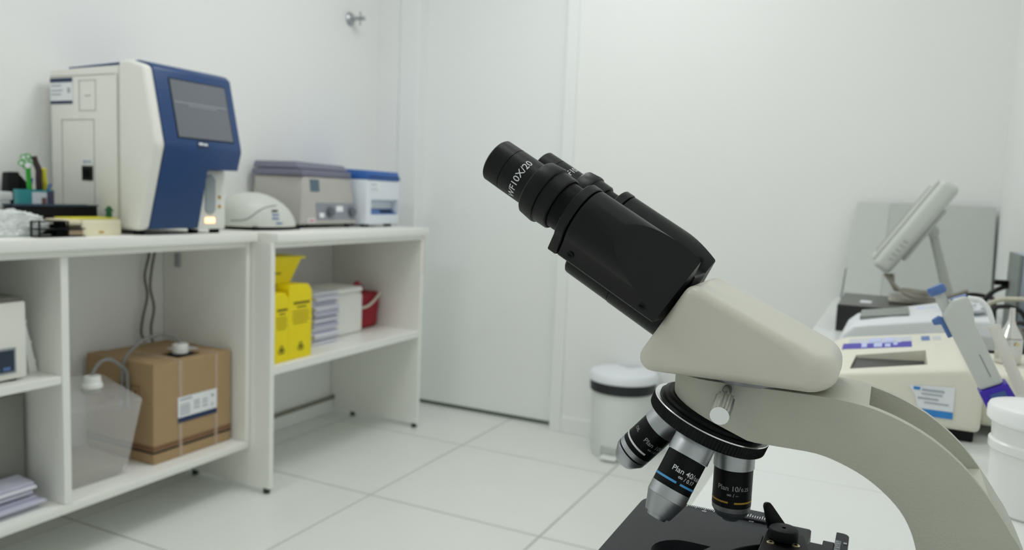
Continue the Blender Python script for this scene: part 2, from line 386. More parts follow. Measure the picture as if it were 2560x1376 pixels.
# domed mini centrifuge
t = thing('mini_centrifuge', 'small white domed centrifuge with blue keypad beside the blue analyzer', 'centrifuge', (-1.97, 2.05, C2))
def dome(zs, sc=1):
    bm = bmesh.new(); n = 40; rings = []
    L = [(0, 1.0), (.12, 1.02), (.3, 1.0), (.5, .93), (.68, .80), (.83, .61), (.93, .4), (.985, .18)]
    for h, r in L:
        ring = []
        for i in range(n):
            a = 2*PI*i/n; cx, cy = math.cos(a), math.sin(a)
            # longer towards +y (the low keypad end)
            ry = (.145 if cy < 0 else .135*(1+.0*h)); rx = .115
            ring.append(bm.verts.new((-1.975+rx*r*cx, 2.04-.035*h+ry*r*cy*(1 if cy < 0 else (1.0-.12*h)), C2+.012+h*.115)))
        rings.append(ring)
    for A, B in zip(rings, rings[1:]):
        for i in range(n): bm.faces.new((A[i], A[(i+1) % n], B[(i+1) % n], B[i]))
    bm.faces.new(rings[0]); bm.faces.new(rings[-1]); bmesh.ops.recalc_face_normals(bm, faces=bm.faces); return bm
db = dome(0); bmesh.ops.triangulate(db, faces=db.faces[:])
from mathutils.bvhtree import BVHTree
bvh = BVHTree.FromBMesh(db)
def ondome(y, z):    # point of the dome seen from the room's right side along the line to (-1.97, y, z)
    o_ = V((0, 0, 1)); dv = (V((-1.97, y, z))-o_).normalized(); p, nn, _, _ = bvh.ray_cast(o_, dv); return p, nn
mk('housing', db, DEVG, t, 60)
mk('base', box(-2.06, -1.885, 1.93, 2.15, C2, C2+.013, .003), BLACKM, t)
sp = []
for (y, z) in spline2([(1.909, .884), (1.935, .884), (1.97, .886), (2.0, .897), (2.03, .914), (2.06, .926), (2.09, .932), (2.12, .935)], 4):
    p, nn = ondome(y, z)
    if p: sp.append(p+nn*.0004)
mk('lid_seam', tube(sp, .0018, 6, 2), mat('seam_grey', '#7d837f', .6), t)
def dplate(y, z, w_, h_, m, nm):
    p, nn = ondome(y, z); u_ = V((0, 0, 1)).cross(nn).normalized(); v_ = nn.cross(u_)
    mk(nm, plate(p-u_*w_/2-v_*h_/2+nn*.0008, u_*w_, v_*h_, .0006), m, t, 0)
dplate(2.112, .916, .026, .007, PRBLK, 'display')
for i_ in range(3):
    for j_ in range(2): dplate(2.104+i_*.012, .902-j_*.013, .008, .006, BLUEB, 'key')
dplate(2.135, .872, .026, .005, BLUEB, 'brand_mark')

# grey centrifuge
t = thing('centrifuge', 'large beige centrifuge with grey lid and dark control panel', 'centrifuge', (-2.05, 2.36, C2))
GB = mat('greige_enamel', '#b4b2ad', .5, var=.02); GL = mat('slate_lid', '#77788a', .45, var=.03); GP = mat('panel_slate', '#8b8f98', .5)
mk('body', hexa([(-2.18, 2.215, .868), (-1.925, 2.195, .868), (-1.925, 2.525, .868), (-2.18, 2.505, .868), (-2.18, 2.225, 1.045), (-1.945, 2.232, 1.045), (-1.945, 2.505, 1.045), (-2.18, 2.50, 1.045)], .008, 3), GB, t)
mk('collar', box(-2.19, -1.943, 2.222, 2.507, 1.0455, 1.070, .004), GL, t)
ld = mk('lid', hexa([(-2.19, 2.225, 1.073), (-1.955, 2.225, 1.073), (-1.955, 2.505, 1.073), (-2.19, 2.505, 1.073), (-2.185, 2.232, 1.099), (-1.99, 2.235, 1.099), (-1.97, 2.495, 1.094), (-2.185, 2.495, 1.099)], .005), GL, t)
mk('hinge', box(-2.18, -2.15, 2.24, 2.48, 1.069, 1.074), DKMET, t, 0)
ff = lambda z: -1.925-(z-.868)/.177*.02
def cpl(y0, y1, z0, z1, e=.001): return plate((ff(z0)+.0006, y0, z0), V((0, y1-y0, 0)), V((ff(z1)-ff(z0), 0, z1-z0)), e)
pn = mk('control_panel', cpl(2.285, 2.515, .885, .948), GP, t, 0)
mk('badge', cpl(2.262, 2.312, .990, 1.034), mat('badge_teal', '#566a78', .4), t, 0)
for y in (2.36, 2.49): mk('dial', cyl((ff(.915)+.002, y, .915), (1, 0, 0), .018, .014, 20, .003), mat('dial_grey', '#5d616a', .4), pn)
mk('meter', cpl(2.40, 2.44, .915, .937, .003), LABELW, pn, 0)
mk('switch', cpl(2.30, 2.325, .893, .91, .004), LABELW, pn, 0)
mk('sticker', cpl(2.235, 2.275, .875, .89, .0012), LABELW, t, 0)
stripes(t, mat('red_print', '#b84a52', .6), (ff(.875)+.0012, 2.235, .875), (0, .04, 0), (0, 0, .015), [(.1, .9, .3, .7)], 'sticker_print')
for (x, y) in ((-1.95, 2.23), (-1.95, 2.49), (-2.15, 2.24), (-2.15, 2.48)): mk('foot', cyl((x, y, C2), (0, 0, 1), .012, .0145, 14, .002), BLACKM, t)

# white centrifuge with blue lid
t = thing('centrifuge', 'small white centrifuge with a blue lid near the door', 'centrifuge', (-2.03, 2.68, C2))
WC = mat('cool_white', '#dfe5ec', .4, var=.01); BL = mat('blue_lid', '#2f62ae', .4, var=.03)
bd = boolcut(box(-2.16, -1.895, 2.545, 2.775, .866, 1.046, .006), prism([(-1.93, .905), (-1.93, .955), (-1.88, .972), (-1.88, .905)], XZ, 2.575, 2.765))
mk('body', bd, WC, t)
ld = mk('lid', hexa([(-2.165, 2.545, 1.0465), (-1.89, 2.545, 1.0465), (-1.89, 2.775, 1.0465), (-2.165, 2.775, 1.0465), (-2.165, 2.548, 1.092), (-1.90, 2.548, 1.082), (-1.90, 2.768, 1.082), (-2.165, 2.772, 1.092)], .004), BL, t)
mk('lid_groove', box(-2.15, -1.8885, 2.55, 2.77, 1.0585, 1.0605), LNAVY, ld, 0)
kb = mk('keypad', plate((-1.898, 2.578, .9055), V((0, .184, 0)), V((-.030, 0, .022)), .001), BLUEB, t, 0)
for i in range(4): mk('key', plate((-1.905+.0012, 2.66+i*.022, .9115), V((0, .014, 0)), V((-.013, 0, .0098)), .002), BLACKM, kb, 0)
lb = mk('front_label', plate((-1.8945, 2.565, 1.0), V((0, .07, 0)), V((0, 0, .036)), .0006), LABELW, t, 0)
stripes(lb, LGREY, (-1.8942, 2.57, 1.004), (0, .05, 0), (0, 0, .028), [(0, .8, .7, .85), (0, 1, .1, .2)], 'label_print')
for (x, y) in ((-1.93, 2.74), (-1.93, 2.58), (-2.13, 2.58), (-2.13, 2.74)): mk('foot', box(x-.012, x+.012, y-.014, y+.014, C2, .8665, .001, 1), BLACKM, t)

# ---------------------------------------------------------------- shelf of the second unit
SZ = .4245
def biohaz(par, y, z, x, r, m):
    bms = [lathe([(r*.42, 0), (r*.62, 0), (r*.62, .0006), (r*.42, .0006)], (x, y+r*.55*math.cos(a), z+r*.55*math.sin(a)), (1, 0, 0), 16, close=False) for a in (PI/2, PI/2+2*PI/3, PI/2+4*PI/3)]
    bms.append(lathe([(r*.25, 0), (r*.4, 0), (r*.4, .0007), (r*.25, .0007)], (x, y, z), (1, 0, 0), 16, close=False))
    return mk('hazard_mark', join(*bms), m, par, 0)
def sharps(y0, y1, x1, top, label):
    t = thing('sharps_carton', label, 'carton', ((x1-.12), (y0+y1)/2, SZ), 'yellow sharps cartons')
    mk('carton', prism([(y0, SZ), (y0, top-.012), (y0+.008, top), (y1-.018, top), (y1, top-.022), (y1, SZ)], YZ, x1-.24, x1, .0015, 1), YEL, t, 0)
    u = V((0, y1-y0, 0)); v = V((0, 0, top-SZ))
    stripes(t, PRY, (x1, y0, SZ), u, v, [(.2, .9, .74, .775), (.35, .75, .69, .71), (.15, .85, .64, .65), (.15, .9, .6, .61), (.15, .85, .56, .57), (.15, .9, .52, .53), (.2, .8, .48, .49)], 'printed_text')
    biohaz(t, y0+(y1-y0)*.52, SZ+.04, x1+.0002, .014, PRBLK)
    return t
sharps(1.905, 1.974, -1.776, .655, 'yellow sharps carton tucked against the left side panel of the shelf')
sharps(1.976, 2.090, -1.778, .676, 'yellow sharps carton standing next to the stack of folded papers')
t = thing('sharps_funnel', 'yellow flared tray standing on top of the yellow cartons', 'tray', (-1.87, 2.0, .668))
fn = hexa([(-1.93, 1.93, .677), (-1.845, 1.93, .677), (-1.83, 2.035, .677), (-1.93, 2.035, .677), (-1.96, 1.905, .772), (-1.82, 1.905, .772), (-1.82, 2.085, .766), (-1.96, 2.085, .766)])
mk('tray_body', fn, YEL, t, 0)
mk('rim', hexa([(-1.965, 1.90, .7665), (-1.815, 1.90, .7665), (-1.815, 2.096, .7605), (-1.965, 2.096, .7605), (-1.965, 1.90, .7725), (-1.815, 1.90, .7725), (-1.815, 2.096, .767), (-1.965, 2.096, .767)]), YEL, t, 0)
biohaz(t, 1.985, .722, -1.8345, .014, PRBLK)
def paperstack(name, label, x0, x1, y0, y1, z0, z1, n, m1, m2, group=None, jit=.01):
    t = thing(name, label, 'papers', ((x0+x1)/2, (y0+y1)/2, z0))
    h = (z1-z0)/n
    for i in range(n):
        dx, dy, tl = random.uniform(-jit, jit), random.uniform(-jit, jit)*.6, random.uniform(-.25, .25)*h
        za, zb = z0+i*h+.0003, z0+(i+1)*h-.0006
        if i == 0: tl = 0
        mk('sheet_bundle', hexa([(x0, y0, za), (x1+dx, y0+dy, za), (x1+dx, y1+dy, za), (x0, y1, za), (x0, y0, zb), (x1+dx, y0+dy, zb+tl*.3), (x1+dx, y1+dy, zb-abs(tl)*.3), (x0, y1, zb)], .0008, 1), m1 if random.random() < .55 else m2, t, 0)
    return t
paperstack('paper_stack', 'tall stack of folded white papers beside the yellow carton', -2.05, -1.865, 2.205, 2.345, SZ, .622, 27, PAPER, PAPER2, jit=.013)
t = thing('foam_box', 'white foam box with rounded corners on the shelf beside the red bag', 'box', (-2.0, 2.485, SZ))
mk('box_body', box(-2.09, -1.915, 2.40, 2.566, SZ, .590, .016, 4), FOAM, t)
mk('lid', box(-2.09, -1.915, 2.40, 2.566, .5905, .614, .012, 4), FOAM, t)
t = thing('cooler_bag', 'red fabric cool bag with a pale strap by the right side panel', 'bag', (-2.02, 2.63, SZ))
bg = box(-2.1, -1.95, 2.585, 2.725, SZ, .575, .022, 4)
bmesh.ops.subdivide_edges(bg, edges=bg.edges, cuts=2, use_grid_fill=True)
for v in bg.verts:
    nz = noise.noise(v.co*22)*.006
    if v.co.z > SZ+.01: v.co += V((nz, nz*.8, nz*.5))
    v.co.y += .012*(v.co.z-SZ)/.15
mk('bag_body', bg, RED, t, 60)
mk('handle', tube([(-2.0, 2.60, .57), (-1.99, 2.605, .60), (-2.0, 2.63, .612), (-2.02, 2.67, .60), (-2.02, 2.695, .575)], .010, 8), RED, t)
mk('strap', tube([(-1.945, 2.585, .517), (-1.936, 2.62, .522), (-1.936, 2.665, .54), (-1.942, 2.715, .568)], .006, 8), mat('pale_strap', '#d9d2c8', .7), t)

# ---------------------------------------------------------------- first unit, right bay
BZ = .170
t = thing('reagent_box', 'brown cardboard reagent box with a label and a white bottle cap on top', 'box', (-2.045, 1.69, BZ))
bx = boolcut(box(-2.19, -1.896, 1.543, 1.838, BZ, .468, .002, 1), box(-2.02, -1.93, 1.66, 1.755, .44, .48))
bb = mk('carton', bx, CARD, t, 0)
mk('top_flap', box(-2.19, -1.897, 1.545, 1.60, .4685, .4705), CARD, t, 0)
mk('bottle_shoulder', cyl((-1.975, 1.707, .441), (0, 0, 1), .042, .02, 24, .006), TRANSL, t)
mk('bottle_neck', lathe([(.030, .455), (.040, .462), (.040, .468), (.030, .472)], (-1.975, 1.707, 0), (0, 0, 1), 24), BLACKM, t)
mk('bottle_cap', lathe([(0, .5), (.022, .5), (.024, .497), (.024, .468), (.0235, .465), (0, .465)], (-1.975, 1.707, 0), (0, 0, 1), 48, {1: .0006, 2: .001, 3: .001}), WPLAST, t)
mk('top_label', box(-2.07, -1.995, 1.735, 1.80, .4685, .4692), LABELW, t, 0)
u, v = V((0, .295, 0)), V((0, 0, .298)); o0 = V((-1.8958, 1.543, BZ))
stripes(t, CARDD, o0, u, v, [(0, 1, .135, .185)], 'brown_band'); stripes(t, PRBLK, o0, u, v, [(0, 1, .108, .128)], 'black_band')
ul, ol = V((.294, 0, 0)), V((-2.19, 1.5428, BZ))
stripes(t, CARDD, ol, ul, v, [(0, 1, .135, .185)], 'brown_band'); stripes(t, PRBLK, ol, ul, v, [(0, 1, .108, .128)], 'black_band')
for k, xx in enumerate((.3, .5, .68)): stripes(t, CARDD, ol, ul, v, [(xx, xx+.12, .60, .61), (xx, xx+.12, .76, .77), (xx, xx+.008, .6, .77), (xx+.112, xx+.12, .6, .77), (xx+.045, xx+.075, .64, .73)], 'handling_mark')
for y in (1.632, 1.770): mk('strap_tape', join(plate((-1.8952, y, BZ+.001), V((0, .013, 0)), V((0, 0, .297)), .0006), plate((-1.8956, y, .4686), V((0, .013, 0)), V((-.2, 0, 0)), .0006)), TAPE, t, 0)
lb = mk('reagent_label', plate((-1.8945, 1.628, .276), V((0, .15, 0)), V((0, 0, .079)), .0006), LABELW, t, 0)
stripes(lb, LNAVY, (-1.8942, 1.628, .276), (0, .15, 0), (0, 0, .079), [(0, 1, 0, .2)], 'label_band')
stripes(lb, LGREY, (-1.8942, 1.628, .276), (0, .15, 0), (0, 0, .079), [(.05, .35, .86, .93), (.05, .3, .3, .36), (.05, .3, .42, .48), (.05, .3, .54, .6), (.05, .3, .66, .7), (.4, .55, .42, .48), (.4, .55, .56, .62), (.4, .55, .68, .74), (.62, .75, .4, .46), (.62, .75, .54, .6), (.62, .75, .66, .72), (.85, .92, .7, .82), (.86, .9, .35, .45)], 'label_print')
t = thing('waste_container', 'translucent cube container with a white screw cap beside the cardboard box', 'container', (-2.0, 1.39, BZ))
cb = hexa([(-2.10, 1.285, BZ), (-1.91, 1.29, BZ), (-1.905, 1.462, BZ), (-2.10, 1.46, BZ), (-2.12, 1.265, .445), (-1.895, 1.27, .392), (-1.895, 1.512, .382), (-2.08, 1.515, .43)], .010, 3)
bmesh.ops.subdivide_edges(cb, edges=cb.edges, cuts=1)
mk('container_body', cb, TRANSL, t, 50)
mk('neck', cyl((-1.985, 1.414, .405), (0, 0, 1), .025, .022, 24, .003), TRANSL, t)
mk('screw_cap', lathe([(0, .452), (.020, .452), (.0225, .449), (.024, .434), (.027, .430), (.028, .420), (0, .420)], (-1.985, 1.414, 0), (0, 0, 1), 48, {2: .001, 3: .001}), WPLAST, t)
mk('residue', hexa([(-2.09, 1.295, BZ+.004), (-1.918, 1.297, BZ+.004), (-1.913, 1.455, BZ+.004), (-2.09, 1.452, BZ+.004), (-2.093, 1.293, .222), (-1.916, 1.294, .212), (-1.911, 1.463, .214), (-2.09, 1.46, .225)], .006), mat('cloudy_residue', '#b9b3a6', .6, alpha=.5), t)
single('drain_tube', tube([(-1.985, 1.416, .4560), (-1.985, 1.424, .471), (-1.985, 1.445, .489), (-1.985, 1.474, .488), (-1.987, 1.500, .468), (-1.99, 1.5275, .442), (-1.99, 1.5305, .40), (-1.99, 1.5305, .33)], .005, 8), TUBEM, 'grey clear tube looping out of the translucent container cap', 'tube')
single('reagent_tube', tube([(-1.975, 1.707, .5040), (-1.982, 1.702, .517), (-2.0, 1.676, .53), (-2.0, 1.646, .533), (-2.0, 1.596, .526), (-2.0, 1.554, .502), (-2.005, 1.534, .476), (-2.01, 1.5295, .44), (-2.01, 1.528, .39), (-2.01, 1.523, .33)], .005, 8), TUBEM, 'grey clear tube arching from the cap of the cardboard box', 'tube')
single('power_lead', tube([(-2.19, 1.75, .474), (-2.19, 1.737, .509), (-2.19, 1.745, .561), (-2.19, 1.761, .626), (-2.19, 1.752, .693), (-2.19, 1.768, .758), (-2.19, 1.775, .815)], .0042, 8), mat('dark_grey_cable', '#5d5e57', .5), 'dark grey cable hanging down the wall, left of two', 'cable', 'cables hanging behind the cardboard box')
single('power_lead', tube([(-2.17, 1.764, .474), (-2.172, 1.760, .522), (-2.172, 1.772, .588), (-2.172, 1.758, .655), (-2.172, 1.765, .721), (-2.17, 1.786, .815)], .0042, 8), MATS['dark_grey_cable'], 'dark grey cable hanging down the wall, right of two', 'cable', 'cables hanging behind the cardboard box')

# ---------------------------------------------------------------- first unit, left bay
t = thing('lab_heater', 'white bench instrument with a dark display on the middle shelf', 'instrument', (-2.0, 1.02, .506))
mk('cabinet', box(-2.14, -1.88, .86, 1.168, .512, .700, .005), DEVW, t)
mk('top_plate', box(-2.135, -1.885, .865, 1.163, .7005, .712, .003), mat('dark_top', '#6b6a62', .5), t)
dp = mk('display_panel', plate((-1.8795, 1.0, .528), V((0, .14, 0)), V((0, 0, .062)), .002), mat('panel_frame', '#9ba0a5', .5), t, 0)
mk('display', plate((-1.877, 1.005, .533), V((0, .13, 0)), V((0, 0, .052)), .0008), mat('display_navy', '#2b3648', .3), dp, 0)
for i in range(4): mk('key', plate((-1.876, 1.03+i*.026, .537), V((0, .017, 0)), V((0, 0, .008)), .001), BLUEB, dp, 0)
for (x, y) in ((-1.90, 1.14), (-2.12, 1.14), (-1.90, .89), (-2.12, .89)): mk('foot', cyl((x, y, .5063), (0, 0, 1), .012, .0060, 14, .001), BLACKM, t)
t = thing('test_tube_rack', 'thin white plastic rack leaning against the divider', 'rack', (-1.97, 1.22, .506))
mk('rack_panel', hexa([(-2.07, 1.205, .5062), (-1.93, 1.205, .5062), (-1.93, 1.226, .5062), (-2.07, 1.226, .5062), (-2.07, 1.180, .675), (-1.93, 1.180, .675), (-1.93, 1.191, .675), (-2.07, 1.191, .675)], .002), WPLAST, t)
for z in (.535, .585, .64): mk('peg', cyl((-1.935, 1.226-(z-.506)*.207, z), (0, 1, .1), .004, .003, 10), WPLAST, t)
t = thing('ring_binder', 'grey ring binder standing in the bottom left bay', 'binder', (-2.05, 1.13, BZ))
mk('cover', box(-2.15, -1.98, 1.115, 1.218, BZ, .445, .002), mat('binder_grey', '#8b8c85', .6), t)
mk('spine_edge', box(-2.15, -1.979, 1.095, 1.1145, BZ, .447, .001), mat('binder_dark', '#4a4038', .6), t)
paperstack('paper_stack', 'loose white papers in plastic sleeves on the bottom shelf at lower left', -1.972, -1.885, .93, 1.195, BZ, .238, 9, PAPER, PAPER2, jit=.022)

# ---------------------------------------------------------------- clutter left of the analyzer
t = thing('slide_box', 'cream slide storage box with a yellow lid on the counter', 'box', (-1.905, 1.355, CT1))
CRM = mat('cream_card', '#e9e2c6', .55)
mk('box_body', box(-1.948, -1.862, 1.306, 1.418, CT1, .897, .003), CRM, t)
mk('drawer', box(-1.945, -1.866, 1.262, 1.3055, .884, .898, .002), CRM, t)
mk('yellow_sheet', box(-1.944, -1.870, 1.285, 1.414, .8982, .9015, .001, 1), mat('yellow_plastic', '#dcd83c', .5), t)
mk('yellow_label', plate((-1.8618, 1.352, .862), V((0, .014, 0)), V((0, 0, .005)), .0006), GOLDP, t, 0)
t = thing('arrow_marker', 'tiny dark green arrow shaped marker on the cream box', 'marker', (-1.885, 1.398, .9016))
GRN = mat('dark_green_plastic', '#15562f', .45)
mk('post', box(-1.891, -1.879, 1.393, 1.404, .9016, .918, .001, 1), GRN, t); mk('arrow_head', prism([(1.387, .9182), (1.410, .9182), (1.3985, .933)], YZ, -1.891, -1.879, .001, 1), GRN, t)
t = thing('wire_rack', 'small black open rack with two tiers in front of the cream box', 'rack', (-1.865, 1.25, CT1))
for z in (CT1, .8735, .8925): mk('tier', box(-1.883, -1.848, 1.184, 1.3055, z, z+.003, .001, 1) if z < .88 else box(-1.883, -1.848, 1.184, 1.2615, z, z+.003, .001, 1), BLACKM, t, 0)
for (x, y) in ((-1.850, 1.186), (-1.881, 1.186), (-1.850, 1.259), (-1.881, 1.259)): mk('post', box(x-.0018, x+.0018, y-.0018, y+.0018, CT1+.003, .8925, 0), BLACKM, t, 0)
mk('holder_block', box(-1.879, -1.853, 1.232, 1.256, .8582, .873, .002, 1), DEEP, t); mk('holder_block', box(-1.879, -1.853, 1.238, 1.258, .8768, .892, .002, 1), DEEP, t)
mk('holder_block', box(-1.879, -1.853, 1.262, 1.302, .8582, .873, .002, 1), mat('tan_block', '#a89478', .6), t)
t = thing('black_tray', 'long flat black tray behind the wire rack', 'tray', (-1.978, 1.30, CT1))
mk('tray_body', boolcut(box(-2.002, -1.955, 1.193, 1.416, CT1, .928, .002), box(-1.997, -1.960, 1.198, 1.411, .87, .95)), BLACKS, t); mk('rim', join(box(-1.9575, -1.953, 1.191, 1.418, .9282, .932), box(-2.004, -1.9995, 1.191, 1.418, .9282, .932)), mat('slate_rim', '#34465a', .4), t, 0)
bag = bmesh.new(); bmesh.ops.create_icosphere(bag, subdivisions=6, radius=1)
for v in bag.verts:
    p = v.co.copy(); k = 1+.20*noise.noise(p*3.1)+.20*abs(noise.noise(p*9))+.16*abs(noise.noise(p*21))
    v.co = V((-1.919+p.x*.027*k, 1.150+p.y*.088*k, max(CT1+.0003, CT1+.028+p.z*.032*k)))
single('tube_bag', bag, mat('crinkled_clear_plastic', '#f0f4f3', .14, alpha=.74, coat=.4), 'crumpled clear plastic bag of white tubes on the counter', 'bag', smooth=0)
CX, CY = -2.06, 1.308
t = thing('pencil_cup', 'teal and white printed cup holding pens and scissors', 'cup', (CX, CY, CT1))
mk('cup_body', lathe([(0, CT1), (.042, CT1), (.0465, .968), (.0445, .968), (.040, CT1+.004), (0, CT1+.004)], (CX, CY, 0), (0, 0, 1), 32), mat('teal_print', '#2d8d93', .4), t)
mk('printed_panel', arcband((CX, CY, 0), (0, 0, 1), (.9, -.35, 0), .0466, .90, .962, -.28, .48), mat('cup_panel', '#c9d0da', .5), t)
mk('printed_figure', arcband((CX, CY, 0), (0, 0, 1), (.9, -.35, 0), .0470, .90, .948, .18, .44), mat('cup_figure', '#6d4a48', .5), t)
mk('violet_panel', arcband((CX, CY, 0), (0, 0, 1), (.9, -.35, 0), .0466, .90, .965, .48, 1.5), mat('cup_violet', '#40405e', .5), t)
t = thing('paw_pen', 'green pen topped with a cat paw in the cup', 'pen', (-2.05, 1.285, CT1+.004))
PX0 = -2.035
mk('barrel', tube([(-2.052, 1.300, .875), (PX0-.008, 1.285, .985), (PX0, 1.278, 1.025)], .0062, 10), GREENP, t)
for k, (y, z, r) in enumerate(((1.261, 1.036, .0078), (1.267, 1.051, .0078), (1.278, 1.054, .0078), (1.288, 1.045, .0078))):
    mk('toe', lathe([(r*.66, -.003), (r, -.003), (r, .003), (r*.66, .003)], (PX0, y, z), (1, -.5, 0), 18, close=False), GREENP, t)
    mk('toe_pad', cyl((PX0, y, z), (1, -.5, 0), r*.6, .002, 14), WHITEP, t)
mk('palm', cyl((PX0-.004, 1.276, 1.031), (1, -.5, 0), .0105, .007, 18, .002), GREENP, t); mk('palm_pad', cyl((PX0+.0028, 1.2745, 1.031), (1, -.5, 0), .0078, .002, 16), WHITEP, t)
single('marker_pen', tube([(-2.048, 1.318, .90), (-2.035, 1.306, .99), (-2.032, 1.304, 1.02), (-2.034, 1.297, 1.04), (-2.034, 1.293, 1.055)], .0078, 10), mat('maroon_black', '#2e1a1f', .4), 'dark maroon marker standing beside the paw pen', 'marker')
t = thing('highlighter', 'yellow highlighter pen leaning in the cup', 'pen', (-2.05, 1.32, CT1+.004))
mk('barrel', tube([(-2.06, 1.330, .90), (-2.045, 1.327, .975), (-2.04, 1.322, .995), (-2.035, 1.317, 1.025)], .0085, 10), mat('yellow_pen', '#d8d23e', .4), t); mk('cap', tube([(-2.03, 1.318, .945), (-2.022, 1.329, .985)], .0040, 8, 0), BLUEB, t)
single('ballpoint_pen', tube([(-2.075, 1.285, .875), (-2.043, 1.290, .998)], .0058, 10, 0), mat('royal_blue', '#1e2bb0', .35), 'royal blue ballpoint pen in the cup', 'pen')
t = thing('stapler', 'black desk stapler standing upright behind the cup', 'stapler', (-2.17, 1.32, CT1))
mk('stapler_body', hexa([(-2.19, 1.292, CT1), (-2.155, 1.292, CT1), (-2.155, 1.325, CT1), (-2.19, 1.325, CT1), (-2.19, 1.302, 1.012), (-2.155, 1.302, 1.012), (-2.155, 1.332, 1.014), (-2.19, 1.332, 1.014)], .005), BLACKM, t)
mk('stapler_arm', hexa([(-2.185, 1.3305, .93), (-2.16, 1.3305, .93), (-2.16, 1.40, .925), (-2.185, 1.40, .925), (-2.185, 1.334, 1.008), (-2.16, 1.334, 1.008), (-2.16, 1.365, .975), (-2.185, 1.365, .975)], .004), BLACKS, t)
t = thing('clear_box', 'low clear plastic box at the left edge of the counter', 'box', (-2.05, 1.10, CT1))
mk('box_body', box(-2.09, -2.006, .98, 1.215, CT1, .940, .004), CLEARP, t); mk('lid', box(-2.094, -2.0045, .975, 1.22, .9402, .962, .004), mat('clear_lid', '#e3e8e8', .3, alpha=.6), t)

# ---------------------------------------------------------------- wall valve
t = thing('wall_valve', 'chrome wall valve with a cross handle high on the left wall', 'valve', (XL, 2.834, 1.75))
mk('rosette', lathe([(0, 0), (.029, 0), (.029, .003), (.022, .012), (.012, .016), (0, .016)], (XL, 2.834, 1.75), (1, 0, 0), 28), CHROME, t)
mk('stem', cyl((XL+.016, 2.834, 1.75), (1, 0, 0), .008, .05, 14), CHROME, t)
for dz in (1, -1): mk('handle_arm', tube([(XL+.056, 2.834, 1.75), (XL+.056, 2.834, 1.75+dz*.03)], .004, 8, 0), CHROME, t)
for dy in (1, -1): mk('handle_arm', tube([(XL+.056, 2.834, 1.75), (XL+.056, 2.834+dy*.03, 1.75)], .004, 8, 0), CHROME, t)
mk('knob', cyl((XL+.06, 2.834, 1.75), (1, 0, 0), .009, .018, 14, .003), CHROME, t)

# ---------------------------------------------------------------- pedal bin
bx_, by_ = -.905, 2.905
t = thing('pedal_bin', 'round white pedal bin with a black rim by the back wall', 'bin', (bx_, by_, 0))
bo = lathe([(0, 0), (.107, 0), (.112, .012), (.122, .26), (.1215, .262), (0, .262)], (bx_, by_, 0), (0, 0, 1), 48)
bo = boolcut(bo, box(bx_-.045, bx_+.035, by_-.15, by_-.09, -.01, .055, .01))
bo_o = mk('bin_body', bo, mat('bin_white', '#dfe4e2', .35, var=.01), t)
mk('pedal', box(bx_-.038, bx_+.028, by_-.135, by_-.095, .008, .020, .004), WPLAST, t)
mk('rim_band', lathe([(.123, .262), (.128, .262), (.130, .302), (.124, .302)], (bx_, by_, 0), (0, 0, 1), 48), mat('bin_black', '#1b2024', .45), t)
mk('lid', lathe([(.135, .303), (.139, .306), (.139, .318), (.128, .334), (.09, .343), (.04, .346), (0, .346)], (bx_, by_, 0), (0, 0, 1), 48), mat('bin_lid', '#e6ebef', .3, var=.01), t)
mk('lid_smudge', join(*[plate((bx_+.0+dx, by_+.0+dy, .3465), V((.04, .006*k, 0)), V((-.004, .007, 0)), .0004) for k, (dx, dy) in enumerate(((.0, .02), (-.03, .04), (.01, .05)))]), LGREY, t, 0)

# ---------------------------------------------------------------- right counter
TZ = .69; TX0, TX1 = -.165, XR-.002
t = thing('lab_counter', 'white laminate counter along the right wall under the microscope', 'table', (.07, 1.3, 0))
TOP = mat('counter_white', (.76, .78, .76), .3, var=.01, scale=5)
mk('tabletop', box(TX0, TX1, -.6, .9335, TZ-.03, TZ, .0015, 1), TOP, t); mk('tabletop', box(TX0, TX1, .9345, YB-.014, TZ-.03, TZ, .0015, 1), TOP, t)
for y in (-.58, .92, 2.98): mk('side_panel', box(TX0+.03, TX1, y, y+.02, 0, TZ-.0305), LAMI, t, 0)
mk('apron', box(TX0+.03, TX0+.048, -.56, 2.98, TZ-.10, TZ-.031), LAMI, t, 0)

# glass pane against the back wall
t = thing('glass_screen', 'grey glass pane leaning on the back wall behind the monitor', 'glass pane', (.09, 2.99, TZ))
GLS = mat('grey_glass', '#c4c9c5', .22, var=.02)
mk('pane', hexa([(-.142, 2.965, TZ), (-.020, 2.965, TZ), (-.020, 2.972, TZ), (-.142, 2.972, TZ), (-.118, 3.020, 1.031), (-.0145, 3.020, 1.031), (-.0145, 3.027, 1.031), (-.118, 3.027, 1.031)], .001, 1), mat('glass_reflection', '#d2d6d2', .2, var=.02), t, 0)  # left part of the pane, made paler to paint in a reflection
mk('pane', hexa([(-.0195, 2.965, TZ), (.309, 2.965, TZ), (.309, 2.972, TZ), (-.0195, 2.972, TZ), (-.014, 3.020, 1.031), (.303, 3.020, 1.029), (.303, 3.027, 1.029), (-.014, 3.027, 1.031)], .001, 1), GLS, t, 0)
mk('glass_edge', hexa([(-.1455, 2.964, TZ), (-.1425, 2.964, TZ), (-.1425, 2.973, TZ), (-.1455, 2.973, TZ), (-.138, 2.982, .795), (-.135, 2.982, .795), (-.135, 2.991, .795), (-.138, 2.991, .795)]), mat('glass_green', '#3f5755', .3), t, 0)

